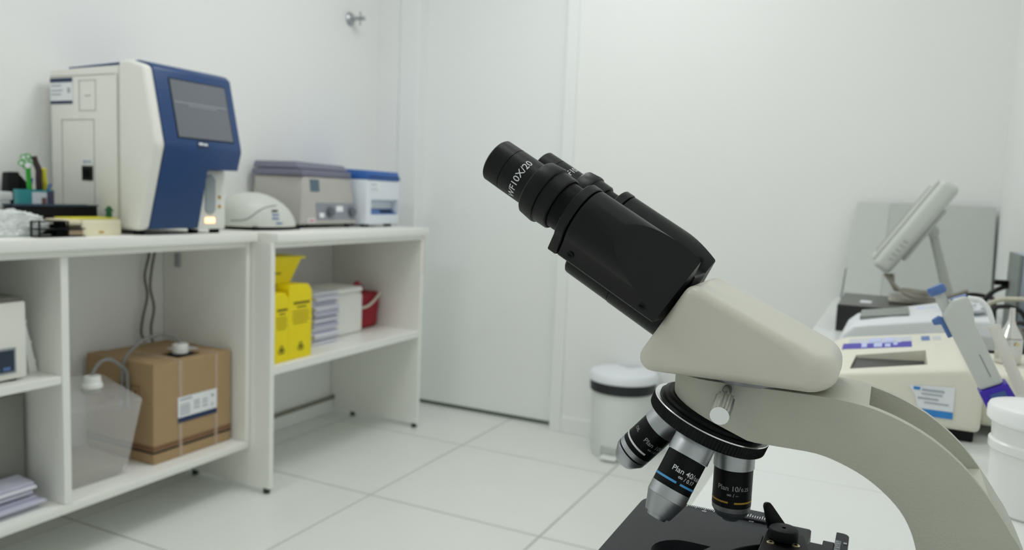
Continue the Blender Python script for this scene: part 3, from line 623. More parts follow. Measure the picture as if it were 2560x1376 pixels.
# black box and monitor
t = thing('desktop_computer', 'flat black computer case under the monitor on the right counter', 'computer', (.04, 2.31, TZ))
mk('case', box(-.112, .20, 2.15, 2.47, TZ, .7575, .002), mat('case_black', '#17191b', .35, var=.06), t)
mk('case_top', box(-.111, .199, 2.151, 2.469, .7577, .759, .0005, 1), mat('case_top', '#4d4c49', .3, var=.05), t)
mk('sticker', plate((-.062, 2.235, .7592), V((.028, 0, 0)), V((0, .055, 0)), .0005), LABELW, t, 0)
t = thing('monitor', 'pale grey flat monitor tilted back on a slanted stand', 'monitor', (.07, 2.35, .76))
MG = mat('monitor_grey', '#cfd3cd', .42, var=.012)
f0, f1 = V((-.043, 0, .862)), V((.106, 0, 1.092))      # lower and upper end of the screen face
fd = (f1-f0).normalized(); fn_ = V((-fd.z, 0, fd.x))   # face normal to the left and up
def mp(a, b_, y): p = f0+fd*a-fn_*b_; return V((p.x, y, p.z))
L = (f1-f0).length; ya, yb = 2.25, 2.58
def mslab(a0, a1, b0, b1, y0, y1, b=0, seg=3):
    return hexa([mp(a0, b1, y0), mp(a1, b1, y0), mp(a1, b1, y1), mp(a0, b1, y1), mp(a0, b0, y0), mp(a1, b0, y0), mp(a1, b0, y1), mp(a0, b0, y1)], b, seg)
cs = mk('shell', mslab(0, L, 0, .050, ya, yb, .016, 5), MG, t)
mk('back_bulge', mslab(.05, L-.06, .0502, .062, ya+.05, yb-.05, .006), MG, t)
mk('bezel_lip', mslab(.012, L-.012, -.010, .001, ya+.010, yb-.010, .004), DEVG, t)
mk('screen', mslab(.03, L-.03, -.0112, -.0101, ya+.03, yb-.03), mat('screen_off', '#8f938f', .2), t, 0)
for i in range(5): mk('button', hexa([mp(.035+i*.014, .036, ya-.001), mp(.043+i*.014, .036, ya-.001), mp(.043+i*.014, .036, ya+.002), mp(.035+i*.014, .036, ya+.002), mp(.035+i*.014, .022, ya-.001), mp(.043+i*.014, .022, ya-.001), mp(.043+i*.014, .022, ya+.002), mp(.035+i*.014, .022, ya+.002)], .001, 1), mat('button_grey', '#b3b8b2', .5), t)
mk('hinge', cyl((.098, 2.36, .952), (0, 1, 0), .016, .10, 20, .003), MG, t)
mk('stand', hexa([(.142, 2.37, .762), (.168, 2.37, .762), (.168, 2.45, .762), (.142, 2.45, .762), (.088, 2.37, .955), (.108, 2.37, .955), (.108, 2.45, .955), (.088, 2.45, .955)], .003), MG, t)
mk('base', box(.005, .195, 2.28, 2.46, .7595, .772, .006, 3), mat('base_beige', '#b9b6ab', .5), t)
single('cable_bundle', join(*[tube([(-.003+d, 2.30+d, .834), (.011+d*.5, 2.28, .811-d), (.043, 2.265+d, .792+d*.5), (.088, 2.262, .785+d), (.14, 2.27+d, .79), (.185, 2.30, .80-d)], .0045, 6) for d in (0, .008, -.006, .013)]), CABLEG, 'bundle of grey cables hanging from the bottom of the monitor', 'cable')

# white instrument behind, cream analyzer in front
t = thing('lab_instrument', 'slim white instrument with a grey display in front of the black case', 'instrument', (.05, 1.63, TZ))
WI = mat('instrument_white', '#dfe3e6', .38, var=.01); WG = mat('instrument_grey', '#c6cac9', .45)
def bowed(xs, zf, zb, y0, y1, z0, b):
    bm = bmesh.new(); A = []
    for x, a, c in zip(xs, zf, zb): A.append([bm.verts.new(p) for p in ((x, y0, z0), (x, y0, a), (x, y1, c), (x, y1, z0))])
    for P, Q in zip(A, A[1:]):
        for k in range(4): bm.faces.new((P[k], P[(k+1) % 4], Q[(k+1) % 4], Q[k]))
    bm.faces.new(A[0]); bm.faces.new(A[-1]); bmesh.ops.recalc_face_normals(bm, faces=bm.faces); return bev(bm, b, 3, ang=40)
mk('housing', bowed([-.078, -.066, -.05, -.028, .10, .165, .185], [.74, .775, .793, .798, .821, .824, .80], [.745, .775, .79, .797, .828, .826, .80], 1.52, 1.74, TZ+.004, .006), WI, t)
mk('lower_band', bowed([-.08, -.05, .10, .188], [.745, .768, .80, .796], [.745, .768, .80, .796], 1.514, 1.5195, TZ+.006, .001), WG, t)
tp = lambda x, y, e: V((x, y, .8040+.185*x+(y-1.52)*.012+e))
dsp = mk('display', hexa([tp(-.042, 1.60, -.002), tp(.040, 1.585, -.002), tp(.040, 1.69, -.002), tp(-.042, 1.70, -.002), tp(-.042, 1.60, .004), tp(.040, 1.585, .004), tp(.040, 1.69, .004), tp(-.042, 1.70, .004)]), mat('lcd_grey', '#7d827e', .3), t, 0)
stripes(t, LTBLUE, tp(.055, 1.66, .001), tp(.085, 1.66, .001)-tp(.055, 1.66, .001), (0, .04, .0005), [(0, 1, .2, .8)], 'logo_mark')
for (x, y) in ((-.05, 1.55), (.15, 1.55), (-.05, 1.72), (.15, 1.72)): mk('foot', cyl((x, y, TZ), (0, 0, 1), .01, .0045, 12), BLACKM, t)
crum = bmesh.new(); bmesh.ops.create_icosphere(crum, subdivisions=4, radius=1)
for v in crum.verts:
    p = v.co.copy(); k = 1+.35*noise.noise(p*3)+.2*noise.noise(p*7); v.co = V((.13+p.x*.034*k, 1.62+p.y*.05*k, max(.8282, .833+p.z*.011*k)))
single('plastic_wrap', crum, mat('shiny_wrap', '#e8ecf0', .15, alpha=.85, coat=.5), 'crumpled shiny plastic wrap lying on the white instrument', 'wrap', smooth=0)

t = thing('chemistry_analyzer', 'cream chemistry analyzer with a purple label strip and recessed keypad', 'analyzer', (.03, 1.33, TZ))
pz = lambda x, y: .7753+.165*x+.06*(y-1.2)
cz = bowed([-.078, -.055, .02, .105, .128], [pz(-.078, 1.2)-.008, pz(-.055, 1.2), pz(.02, 1.2), pz(.105, 1.2), .775], [pz(-.078, 1.46)-.006, pz(-.055, 1.46), pz(.02, 1.46), pz(.105, 1.46), .79], 1.20, 1.46, .706, .008)
zr = lambda x: pz(x, 1.27)
cut = hexa([(-.040, 1.222, zr(-.04)-.035), (.060, 1.234, zr(.06)-.045), (.060, 1.327, zr(.06)-.045), (-.035, 1.31, zr(-.035)-.035), (-.040, 1.222, .85), (.060, 1.234, .85), (.0605, 1.327, .85), (-.0355, 1.31, .85)])
ho = mk('housing', boolcut(cz, cut), CREAM, t)
mk('keypad', hexa([(-.038, 1.224, zr(-.04)-.0345), (.059, 1.236, zr(.06)-.0445), (.059, 1.325, zr(.06)-.0445), (-.034, 1.308, zr(-.035)-.0345), (-.038, 1.224, zr(-.04)-.006), (.059, 1.236, zr(.06)-.024), (.059, 1.325, zr(.06)-.0135), (-.034, 1.308, zr(-.035)-.0015)]), mat('keypad_black', '#3a3b3a', .4), t, 0)
pq = lambda x, y, e=.0006: V((x, y, pz(x, y)+e))
def ptop(x0, x1, y0, y1, e=.0006): return hexa([pq(x0, y0, 0), pq(x1, y0, 0), pq(x1, y1, 0), pq(x0, y1, 0), pq(x0, y0, e), pq(x1, y0, e), pq(x1, y1, e), pq(x0, y1, e)])
mk('purple_strip', ptop(-.058, .042, 1.355, 1.395), PURPL, t, 0)
mk('pale_strip', ptop(-.050, .042, 1.396, 1.432), mat('pale_grey_print', '#c9ced6', .6), t, 0)
mk('pale_print', join(*[ptop(a, b_, c, d, .0012) for a, b_, c, d in ((-.03, -.022, 1.36, 1.39), (-.012, .0, 1.36, 1.392), (.004, .012, 1.358, 1.38), (.016, .022, 1.37, 1.395), (-.032, .027, 1.388, 1.393), (-.02, -.002, 1.40, 1.425), (.002, .018, 1.40, 1.425))]), LTBLUE, t, 0)
mk('blue_square', ptop(.056, .068, 1.398, 1.43), BLUEB, t, 0); mk('pale_mark', ptop(.072, .084, 1.40, 1.425), mat('faint_print', '#c3c8cc', .6), t, 0)
stk = mk('service_sticker', prism([(.037, .762), (.094, .766), (.094, .722), (.056, .722), (.05, .735), (.046, .75)], XZ, 1.1985, 1.1993), LABELW, t, 0)
stripes(stk, mat('sticker_blue', '#2f86d2', .5), (.056, 1.1985, .7215), (.038, 0, 0), (0, 0, .012), [(0, 1, 0, .8)], 'blue_band')
stripes(stk, LGREY, (.05, 1.1985, .737), (.042, 0, 0), (0, 0, .026), [(.1, .75, .75, .85), (.1, .7, .55, .62), (.0, .6, .3, .38), (.2, .9, .1, .16)], 'sticker_print')
stripes(stk, MATS['sticker_blue'], (.044, 1.1985, .757), (.008, 0, 0), (0, 0, .004), [(0, 1, 0, 1)], 'logo_mark')
mk('base', box(-.065, .122, 1.212, 1.455, TZ, .7055, .002, 1), BLACKM, t)
# rear tray of the analyzer with slot
mk('rear_deck', box(.1285, .235, 1.25, 1.46, .706, .783, .008, 3), CREAM, t)
mk('slot', box(.132, .165, 1.43, 1.452, .7832, .7845), DEEP, t, 0)
t = thing('steel_probe', 'pearly metal cylinder with a cone top on the analyzer deck', 'probe', (.169, 1.35, .784))
PRL = mat('pearl_metal', (.72, .72, .69), .22, .75, var=.05)
mk('cylinder', cyl((.169, 1.35, .7835), (0, 0, 1), .0175, .038, 28, .002), PRL, t)
mk('cone', lathe([(.0165, .8218), (.015, .826), (.008, .838), (.0045, .848), (.0035, .866), (0, .866)], (.169, 1.35, 0), (0, 0, 1), 28), PRL, t)
mk('screw', cyl((.1765, 1.3335, .815), (.3, -1, 0), .003, .003, 10), BRASS, t)
single('corrugated_hose', tube([(.094, 1.15, .894), (.108, 1.15, .892), (.118, 1.15, .881), (.124, 1.15, .865)], .003, 8), WPLAST, 'thin white hose curving over the pipette top', 'hose')
single('corrugated_hose', tube([(.1255, 1.15, .862), (.142, 1.145, .824), (.158, 1.14, .79), (.171, 1.135, .762), (.19, 1.13, .72), (.2, 1.12, .696)], .0065, 12, 12, rib=.12), mat('hose_white', '#e0ded4', .5), 'ribbed white corrugated hose beside the pipette', 'hose')

# cables at the right edge
single('black_cable', tube([(.2315, 1.95, .852), (.221, 1.95, .848), (.203, 1.95, .836), (.19, 1.95, .815), (.182, 1.96, .783), (.20, 2.0, .72), (.22, 2.02, .695)], .005, 8), CABLE, 'thick black cable dropping from the grey panel at right', 'cable', smooth=60)
mk_plug = single('cable_plug', box(.222, .26, 1.942, 1.958, .8525, .8575, .002, 1) if False else box(.2045, .2315, 1.941, 1.959, .8535, .8645, .003), BLACKS, 'black plug at the end of the cable by the right edge', 'plug')
single('beige_tube', tube([(.175, 1.86, .75), (.182, 1.85, .808), (.201, 1.84, .829), (.225, 1.815, .837), (.256, 1.805, .831), (.272, 1.80, .76), (.275, 1.79, .697)], .005, 8), mat('beige_tubing', '#c5c1ae', .5), 'beige tube arching over the tangle of cables at right', 'tube')
single('black_lead', tube([(.18, 1.79, .70), (.191, 1.8, .806), (.21, 1.8, .823), (.23, 1.8, .820), (.245, 1.8, .808), (.254, 1.8, .777), (.25, 1.8, .697)], .0045, 8), CABLE, 'black lead arching behind the metal cone', 'cable')
single('black_lead', tube([(.148, 2.0, .817), (.171, 2.0, .824), (.202, 2.02, .819), (.221, 2.05, .80), (.225, 2.06, .696)], .0045, 8), CABLE, 'black lead running from the monitor stand to the right', 'cable')
for k, (d, e) in enumerate(((0, 0), (.012, .01), (.024, -.006))):
    yy = 1.66+k*.03
    single('grey_lead', tube([(.185+d, yy, .697), (.19+d, yy, .76+e), (.21+d, yy, .795+e), (.235+d, yy, .775+e), (.245+d*.6, yy, .697)], .004, 8), (mat('lead_grey', '#7d7c74', .5), mat('lead_dark', '#2b2626', .5), mat('lead_brown', '#6b5f57', .5))[k], ('grey', 'near black', 'brown grey')[k]+' lead looping in the tangle behind the metal cone', 'cable', 'tangled leads at the right')
t = thing('steel_cabinet', 'blue grey metal panel at the right edge of the counter', 'cabinet', (.275, 1.9, TZ))
mk('panel', box(.238, .31, 1.83, 2.0, TZ, .925, .003), mat('steel_blue', '#9aa5b0', .35, var=.03), t); mk('side_rail', box(.232, .2378, 1.83, 1.99, TZ, .925, .001, 1), mat('rail_grey', '#7f8783', .5), t)

# pipette leaning on the counter
PB, PT = V((.1189, 1.06, .8014)), V((.0691, 1.06, .8929))
pd = (PT-PB).normalized(); pr_ = V((pd.z, 0, -pd.x)); YP = 1.06
t = thing('pipette', 'grey pipette with blue plunger and trigger leaning on the counter', 'pipette', (.17, 1.06, TZ))
PGR = mat('pipette_grey', '#c9cdc8', .42, var=.012)
def pp(a, b_, y): p = PB+pd*a+pr_*b_; return V((p.x, y, p.z))
def pslab(poly, y0, y1, b=.002, seg=2): return prism(poly, lambda u, v, w_: pp(u, v, w_), y0, y1, b, seg)
LP = (PT-PB).length
mk('body', pslab([(0, -.013), (LP-.008, -.0135), (LP+.006, .004), (LP+.004, .020), (LP-.010, .0205), (LP-.03, .014), (0, .013)], YP-.014, YP+.014, .004, 3), PGR, t)
mk('plunger_rod', cyl(pp(LP-.006, -.006, YP), pd, .006, .022, 16), PGR, t)
mk('plunger_cap', lathe([(0, 0), (.0095, 0), (.0105, .003), (.0105, .007), (.009, .010), (0, .010)], pp(LP+.0165, -.006, YP), pd, 24), BLUEB, t)
mk('ejector_trigger', pslab([(LP-.036, -.0130), (LP-.012, -.0130), (LP-.008, -.017), (LP-.010, -.026), (LP-.016, -.026), (LP-.018, -.0185), (LP-.036, -.0185)], YP-.006, YP+.006, .001), BLUEB, t)
mk('volume_mark', pslab([(.012, .003), (.040, .003), (.040, .0042), (.012, .0042)], YP-.0143, YP-.0139, 0), mat('slot_grey', '#8d918d', .6), t, 0)
mk('colour_strip', pslab([(LP-.001, .0), (LP+.006, .003), (LP+.0045, .02), (LP+.002, .02)], YP-.010, YP+.010, .001), BLUEB, t)
grip = mk('grip', pslab([(-.034, -.0150), (-.0003, -.0150), (-.0003, .0165), (-.034, .0185)], YP-.016, YP+.016, .002), PURPLE, t)
mk('grip_inset', pslab([(-.030, -.006), (-.007, -.006), (-.007, .010), (-.030, .010)], YP-.0166, YP-.0161, 0), mat('inset_blue', '#3f5d96', .4), grip, 0)
mk('shaft', lathe([(0, -.0345), (.011, -.0345), (.008, -.08), (.0035, -.105), (.0025, -.124), (0, -.124)], PB, pd, 20), PGR, t)

# specimen jar
jx, jy, jr = .157, .958, .047
t = thing('specimen_jar', 'white translucent jar with a screw lid at the right edge', 'jar', (jx, jy, TZ))
JB = mat('jar_plastic', '#f4f6f2', .3, alpha=.93, var=.01)
mk('jar_body', lathe([(0, TZ), (.040, TZ), (.043, TZ+.003), (.0445, .757), (.047, .757), (.047, .765), (.0445, .767), (.0455, .7845), (0, .7845)], (jx, jy, 0), (0, 0, 1), 48), JB, t)
mk('lid', lathe([(0, .785), (.0475, .785), (.0505, .788), (.0505, .799), (.049, .8025), (.044, .8035), (.03, .8025), (0, .8025)], (jx, jy, 0), (0, 0, 1), 48), mat('jar_lid', '#fafcfb', .3), t)
mk('paper_label', arcband((jx, jy, 0), (0, 0, 1), (-.3, -1, 0), .0452, .695, .752, .35, 1.3), mat('jar_label', '#dfe2d8', .6), t)

# ---------------------------------------------------------------- microscope
YC = .507
t = thing('microscope', 'beige and black binocular microscope standing on the right counter', 'microscope', (0, YC, TZ))
E0 = V((-.2428, 0, 1.0241)); T = V((math.cos(PI/6), 0, -.5)); N = V((.5, 0, math.cos(PI/6))); Yv = V((0, 1, 0))
def tn(a, n_, y): p = E0+T*a+N*n_; return V((p.x, y, p.z))
FRONT = .1515
for side_, ye, dn in ((-1, .470, 0), (1, .545, -.003)):
    ct = tn(0, dn, ye)
    ep = mk('eyepiece', lathe([(0, .002), (.0105, .002), (.0118, -.0002), (.0141, -.0004), (.0150, .0006), (.0151, .0128), (.01475, .0130), (.01475, .0134), (.0151, .0136), (.0151, .034), (0, .034)], ct, T, 64), BLACK, t)
    mk('eye_lens', cyl(tn(.0015, dn, ye), T, .0102, .0005, 32), mat('lens_dark', '#20242c', .05), ep)
    mk('lettering', textwrap('WF10X/20', .0068, tn(.0255, dn, ye), -T, (.10, -1, -.05) if side_ < 0 else (.10, -1, .75), .0151, -.0150 if side_ < 0 else -.0045, -.0022), WHITEP, ep, 0)
    kn = {k: .0005 for k in (2, 3)} if side_ > 0 else None
    dt = mk('dioptre_ring', lathe([(0, .0345), (.0183, .0345), (.0192, .0355), (.0202, .0445), (.0199, .0458), (.0187, .0462), (.0184, .0554), (.0176, .0562), (0, .0562)], ct, T, 96, kn), BLACK, t)
    tb_ = mk('tube', lathe([(0, .0565), (.0163, .0565), (.0163, .0668), (0, .0668)], ct, T, 48), BLACKS, t)
    if side_ < 0:
        for a0_, a1_, h_ in ((.30, .40, .0650), (.03, .12, .0655), (-.22, -.17, .0660)): mk('paint_chip', arcband(ct, T, (.1, -1, 0), .0163, h_, .0667, a0_, a1_, 4), WHITEP, tb_)
    # prism housing: hull of the tube circle and a smaller circle near the hinge
    def hull(g_):
        r = .0217+g_
        # inner side first (towards the other tube), over the top, down the outer side, flat strip, underside
        P = [(ye+(-side_)*r*math.cos(a), dn+r*math.sin(a)) for a in [math.radians(-25+k*(221.9+25)/44) for k in range(45)]]
        return P+[(ye+side_*(.0120+g_), dn-.0257-g_), (ye-side_*.030, dn-.0290-g_), (ye-side_*.033, dn-.012)]
    fnp = lambda y, n_, a: tn(a, n_, y)
    mk('housing_flange', prism(hull(.0006), fnp, .0670, .0735, .0006, 1, ), BLACK, t)
    hb = prism(hull(0), fnp, .0742, FRONT-.002, .0008, 1)
    pn_ = (T*.562+N*.5565+Yv*side_).normalized()
    r_ = bmesh.ops.bisect_plane(hb, geom=hb.verts[:]+hb.edges[:]+hb.faces[:], plane_co=tn(.105, dn+.003, ye+side_*.0215), plane_no=pn_, clear_outer=True)
    bmesh.ops.holes_fill(hb, edges=[e for e in hb.edges if e.is_boundary]); bmesh.ops.recalc_face_normals(hb, faces=hb.faces)
    ho = mk('prism_housing', hb, BLACK, t, 30)
    # screws on the lower flat
    hp = hull(0)
    if side_ < 0:
        nd = (V((0, -.937, 0))+N*-.35).normalized()
        for a in (.083, .139):
            c = tn(a, -.0205, .4560); sc = mk('screw', cyl(c+nd*-.0003, nd, .0024, .0009, 16), BLACKM, ho)
            mk('screw_slot', join(plate(c+nd*.00065-T*.0016-V((0, .0003, 0)), T*.0032, V((0, .0006, 0)), .0002), plate(c+nd*.00065-T*.0003-V((0, .0016, 0)), T*.0006, V((0, .0032, 0)), .0002)), DEEP, sc, 0)
    else:
        nd = (V((0, -.80, 0))+N*.60).normalized(); c = tn(.1415, dn+.0130, ye-.01736); sc = mk('screw', cyl(c-nd*.0004, nd, .0026, .0010, 16), BLACKM, ho); mk('screw_slot', join(plate(c+nd*.00065-T*.0016-nd.cross(T)*.0003, T*.0032, nd.cross(T)*.0006, .0002), plate(c+nd*.00065-T*.0003-nd.cross(T)*.0016, T*.0006, nd.cross(T)*.0032, .0002)), DEEP, sc, 0)
mk('hinge_barrel', lathe([(0, .070), (.0100, .070), (.0118, .0715), (.0122, .073), (.0122, .1075), (.0118, .1078), (.0118, .1082), (.0125, .1084), (.0125, FRONT-.001), (0, FRONT-.001)], tn(0, -.0330, YC), T, 40), BLACK, t)
mk('centre_block', prism([(YC-.012, -.026), (YC+.012, -.026), (YC+.016, .006), (YC-.016, .006)], lambda y, n_, a: tn(a, n_, y), .0765, FRONT-.001, .001, 1), BLACKS, t)

# head
def roundpoly(P, rad, n=6):
    out = []
    for k, p in enumerate(P):
        r = rad.get(k, 0)
        if not r: out.append(p); continue
        a, b_ = V((*P[k-1], 0)), V((*P[(k+1) % len(P)], 0)); c = V((*p, 0)); u, v = (a-c).normalized(), (b_-c).normalized()
        h = math.acos(u.dot(v))/2; d = r/math.tan(h); m = c+(u+v).normalized()*(r/math.sin(h)); s0, s1 = c+u*d, c+v*d
        a0 = math.atan2((s0-m).y, (s0-m).x); a1 = math.atan2((s1-m).y, (s1-m).x); da = (a1-a0+PI) % (2*PI)-PI
        out += [(m.x+r*math.cos(a0+da*q/n), m.y+r*math.sin(a0+da*q/n)) for q in range(n+1)]
    return out
# rounded stack: sections from one side to the other, inset towards the sides
HP = [(-.1430, .8952), (-.1080, .9520), (-.047, .9240), (-.0215, .9140), (-.0215, .8952)]
def headsec(g_, back): # inset profile
    c = [(-.1430, .8952), (-.1080, .9520), (-.047, .9240), (-.0215, .9140), (-.0215, .8952)]
    off_ = [(g_*1.55, g_*.9), (g_*.45, -g_*1.1), (-g_*.1, -g_), (-back, -g_*1.1), (-back, g_*.9)]
    q = [(a+d, b_+e) for (a, b_), (d, e) in zip(c, off_)]
    ln = q[3][1]-q[4][1]; return roundpoly(q, {0: .0085, 1: .0065, 2: .03, 3: ln*.45/.69, 4: ln*.42}, 6)
hd = bmesh.new(); secs = []; HW = .043
for k in range(-12, 13):
    tt = k/12; y = HW*tt; e_ = max(0, abs(y)-(HW-.0065))/.0065; g_ = .0065*(1-math.sqrt(max(0, 1-e_*e_))); bk = .0215*(1-math.sqrt(max(0, 1-(max(0, abs(tt)-.42)/.58)**2)))*.75
    secs.append((y, g_, max(bk, g_)))
extra = [(sg_*(HW-.0065*(1-math.sin(a))), ) for a in (.3, .6, .9, 1.2, 1.45) for sg_ in (-1, 1)]
for (y,) in extra:
    tt = y/HW; e_ = max(0, abs(y)-(HW-.0065))/.0065; g_ = .0065*(1-math.sqrt(max(0, 1-e_*e_))); bk = .0215*(1-math.sqrt(max(0, 1-(max(0, abs(tt)-.42)/.58)**2)))*.75; secs.append((y, g_, max(bk, g_)))
secs = sorted(set(secs)); rings = []
for y, g_, bk in secs: rings.append([hd.verts.new((p[0], YC-.001+y*(1-.10*max(0, (p[1]-.8952)/.056)), p[1])) for p in headsec(g_, bk)])
for A, B in zip(rings, rings[1:]):
    for k in range(len(A)): hd.faces.new((A[k], A[(k+1) % len(A)], B[(k+1) % len(A)], B[k]))
hd.faces.new(rings[0]); hd.faces.new(rings[-1]); bmesh.ops.recalc_face_normals(hd, faces=hd.faces)
mk('head', hd, BEIGE, t, 40)
mk('head_collar', cyl((-.072, YC, .8922), (0, 0, 1), .034, .0032, 48), DKMET, t)

# arm
outer = [(-.121, .8925), (-.032, .8925), (-.0212, .8921), (-.0044, .8901), (.0122, .885), (.0286, .8769), (.0429, .8661), (.0532, .8553), (.0635, .8415), (.0698, .8319), (.0744, .8251), (.083, .808), (.090, .788), (.095, .765), (.097, .735), (.097, .715)]
inner = [(.034, .715), (.0335, .75), (.0325, .775), (.0300, .797), (.026, .8133), (.0222, .8242), (.0164, .8338), (.0076, .8424), (-.0033, .8498), (-.0163, .8553), (-.0295, .8585), (-.0472, .8588), (-.0640, .8588)]
AY0, AY1 = .4745, .5395
zcut = lambda x: .8605-.374*(x+.0717)
outer = [outer[0], outer[1]]+spline2(outer[1:], 3)[1:]; inner = spline2(inner[:-1], 3)+[inner[-1]]
arm = prism(outer+inner+[(-.0685, zcut(-.0685)), (-.121, zcut(-.121))], XZ, AY0, AY1)
es = [e for e in arm.edges if all(abs(v.co.x+.121) < 1e-4 for v in e.verts) and abs(e.verts[0].co.z-e.verts[1].co.z) > .005]
bev(arm, .0315, 10, es)
arm.normal_update()
es = [e for e in arm.edges if len(e.link_faces) == 2 and e.calc_face_angle(0) > math.radians(50) and any(abs(f.normal.y) > .95 for f in e.link_faces) and min(v.co.x for v in e.verts) > -.05]
bev(arm, .0022, 3, es)
def off(x, z, d): return (x-d*.55, z-d*.83)
sl = [(-.0040, .91), (-.0040, .8895-.020), (.0122, .885-.019), (.0286, .8769-.018), (.0429, .8661-.015), (.052, .8553-.008), (.0585, .8485), (.075, .85), (.075, .91)]
arm = boolcut(arm, prism(sl, XZ, AY0+.0065, AY1-.006))
mk('arm', arm, BEIGET, t, 32)
mk('base', prism([(-.125, .45), (.05, .44), (.115, .455), (.115, .559), (.05, .575), (-.125, .564)], XY, TZ, .716, .008, 3), BEIGET, t)
mk('lamp_collar', lathe([(0, .7162), (.026, .7162), (.026, .724), (.021, .727), (0, .727)], (-.0808, YC, 0), (0, 0, 1), 40), BLACKS, t)
mk('condenser', lathe([(0, .735), (.016, .735), (.021, .742), (.021, .7545), (.012, .7605), (0, .7605)], (-.0808, YC, 0), (0, 0, 1), 40), BLACKS, t)
for yk, s_ in ((AY0, -1), (AY1, 1)):
    mk('focus_knob', lathe([(0, 0), (.010, 0), (.010, .006), (.021, .008), (.021, .020), (.013, .0205), (.013, .034), (.011, .036), (0, .036)], (.064, yk+s_*.0004, .752), (0, s_, 0), 60, {3: .0004, 4: .0004}), BLACKS, t)
# clamp screw on the near side of the arm
k0, k1 = V((-.0818, .4742, .8880)), V((-.0797, .441, .8808)); ka = (k1-k0); kl = ka.length
cs_ = mk('clamp_screw', lathe([(0, 0), (.0042, 0), (.0045, .004), (.0038, .010), (.0052, .0115), (.0060, .0125), (.0060, kl-.0008), (.0055, kl), (0, kl)], k0, ka, 36, {5: .0009, 6: .0009}), CHROME2, t, 20)

# nosepiece
TH = math.radians(20.5)
NA = V((-math.sin(TH), 0, -math.cos(TH))); NE = V((math.cos(TH), 0, -math.sin(TH))); NC = V((-.098, YC, .8593))
mk('nosepiece_seat', lathe([(0, -.0100), (.0325, -.0100), (.0345, -.0085), (.0345, -.0062), (.0362, -.0058), (.0362, -.0046), (0, -.0046)], NC, NA, 72), BLACKS, t)
mk('nosepiece_rim', lathe([(.034, -.0047), (.0392, -.0047), (.0395, -.0040), (.034, -.0040)], NC, NA, 72), CHROME2, t)
mk('nosepiece_ring', lathe([(0, -.0039), (.0390, -.0039), (.0397, -.0032), (.0397, .0034), (.0390, .0040), (0, .0040)], NC, NA, 220, {2: .0007, 3: .0007}), BLACKM, t, 15)
mk('nosepiece_plate', lathe([(0, .0041), (.0376, .0041), (.036, .0052), (.027, .0088), (.020, .0105), (0, .0105)], NC, NA, 72), CHROME, t)
def obj_dir(phi): e = NE*math.cos(phi)+V((0, -1, 0))*math.sin(phi); return e, (NA*math.cos(TH)+e*math.sin(TH)).normalized()
def objective(phi, spec, texts, bands, label):
    e, d = obj_dir(phi); c = NC+e*.0222+NA*.0088
    view = (V((0, 0, 1))-c); 
    parent = mk('objective', lathe(spec['barrel'], c, d, 64), BLACKS, t); parent['label'] = label
    mk('collar', lathe(spec['collar'], c, d, 64), CHROME, parent)
    for k, p_ in enumerate(spec['metal']): mk('nose_cone' if k == len(spec['metal'])-1 else 'metal_band', lathe(p_[0], c, d, 64), p_[1], parent)
    r = spec['r']
    for (s_, size, x0, h, m_) in texts:
        if isinstance(s_, tuple):
            b1 = textbm(s_[0], size); wd = max(v.co.x for v in b1.verts)+size*.06; b1.free()
            mk('lettering', join(textwrap(s_[0], size, c+d*h, -d, view, r, x0, 0), textwrap(s_[1], size*.68, c+d*h, -d, view, r, x0+wd, 0)), m_, parent, 0)
        else: mk('lettering', textwrap(s_, size, c+d*h, -d, view, r, x0, 0), m_, parent, 0)
    for (h0, h1, a0, a1, m_) in bands: mk('colour_band', arcband(c, -d, view, r, -h0, -h1, a0, a1, 30), m_, parent)
    return parent
objective(0, dict(r=.0124, barrel=[(0, .0118), (.0124, .0118), (.0124, .0362), (0, .0362)],
    collar=[(0, -.003), (.0122, -.003), (.0128, -.001), (.0130, .0115), (0, .0115)],
    metal=[([(0, .0363), (.0124, .0363), (.0121, .0395), (0, .0395)], mat('mid_metal', (.33, .34, .35), .4, 1)),
           ([(0, .0396), (.0120, .0396), (.0093, .0443), (.0055, .0462), (.0052, .0474), (.0035, .0478), (0, .0474)], mat('nose_grey', '#4b4f53', .4))]),
    [(('Plan 10/', '0.25'), .0047, -.0098, .0245, GREYP), ('\u221e / \u2013', .0032, -.0032, .0283, GREYP)],
    [(.0318, .0330, -1.5, -.17, GOLDP), (.0318, .0330, .14, 1.5, GOLDP)], 'black and grey objective with a gold band, pointing straight down')
objective(PI/2, dict(r=.0126, barrel=[(0, .0118), (.0126, .0118), (.0126, .0335), (0, .0335)],
    collar=[(0, -.003), (.0126, -.003), (.0132, -.001), (.0134, .0115), (0, .0115)],
    metal=[([(0, .0336), (.0127, .0336), (.0127, .0405), (0, .0405)], CHROME),
           ([(0, .0406), (.0126, .0406), (.0088, .0515), (.0084, .0523), (.0066, .0525), (.006, .0545), (.004, .0545), (.003, .0535), (0, .0535)], CHROME)]),
    [(('Plan 40/', '0.65'), .0049, -.0052, .0228, WHITEP), ('\u221e / 0.17', .0034, .0006, .0262, WHITEP)],
    [(.0282, .0296, -1.6, .10, BLUEP), (.0282, .0296, .30, 1.7, BLUEP)], 'silver and black objective with a blue band, nearest of the three')
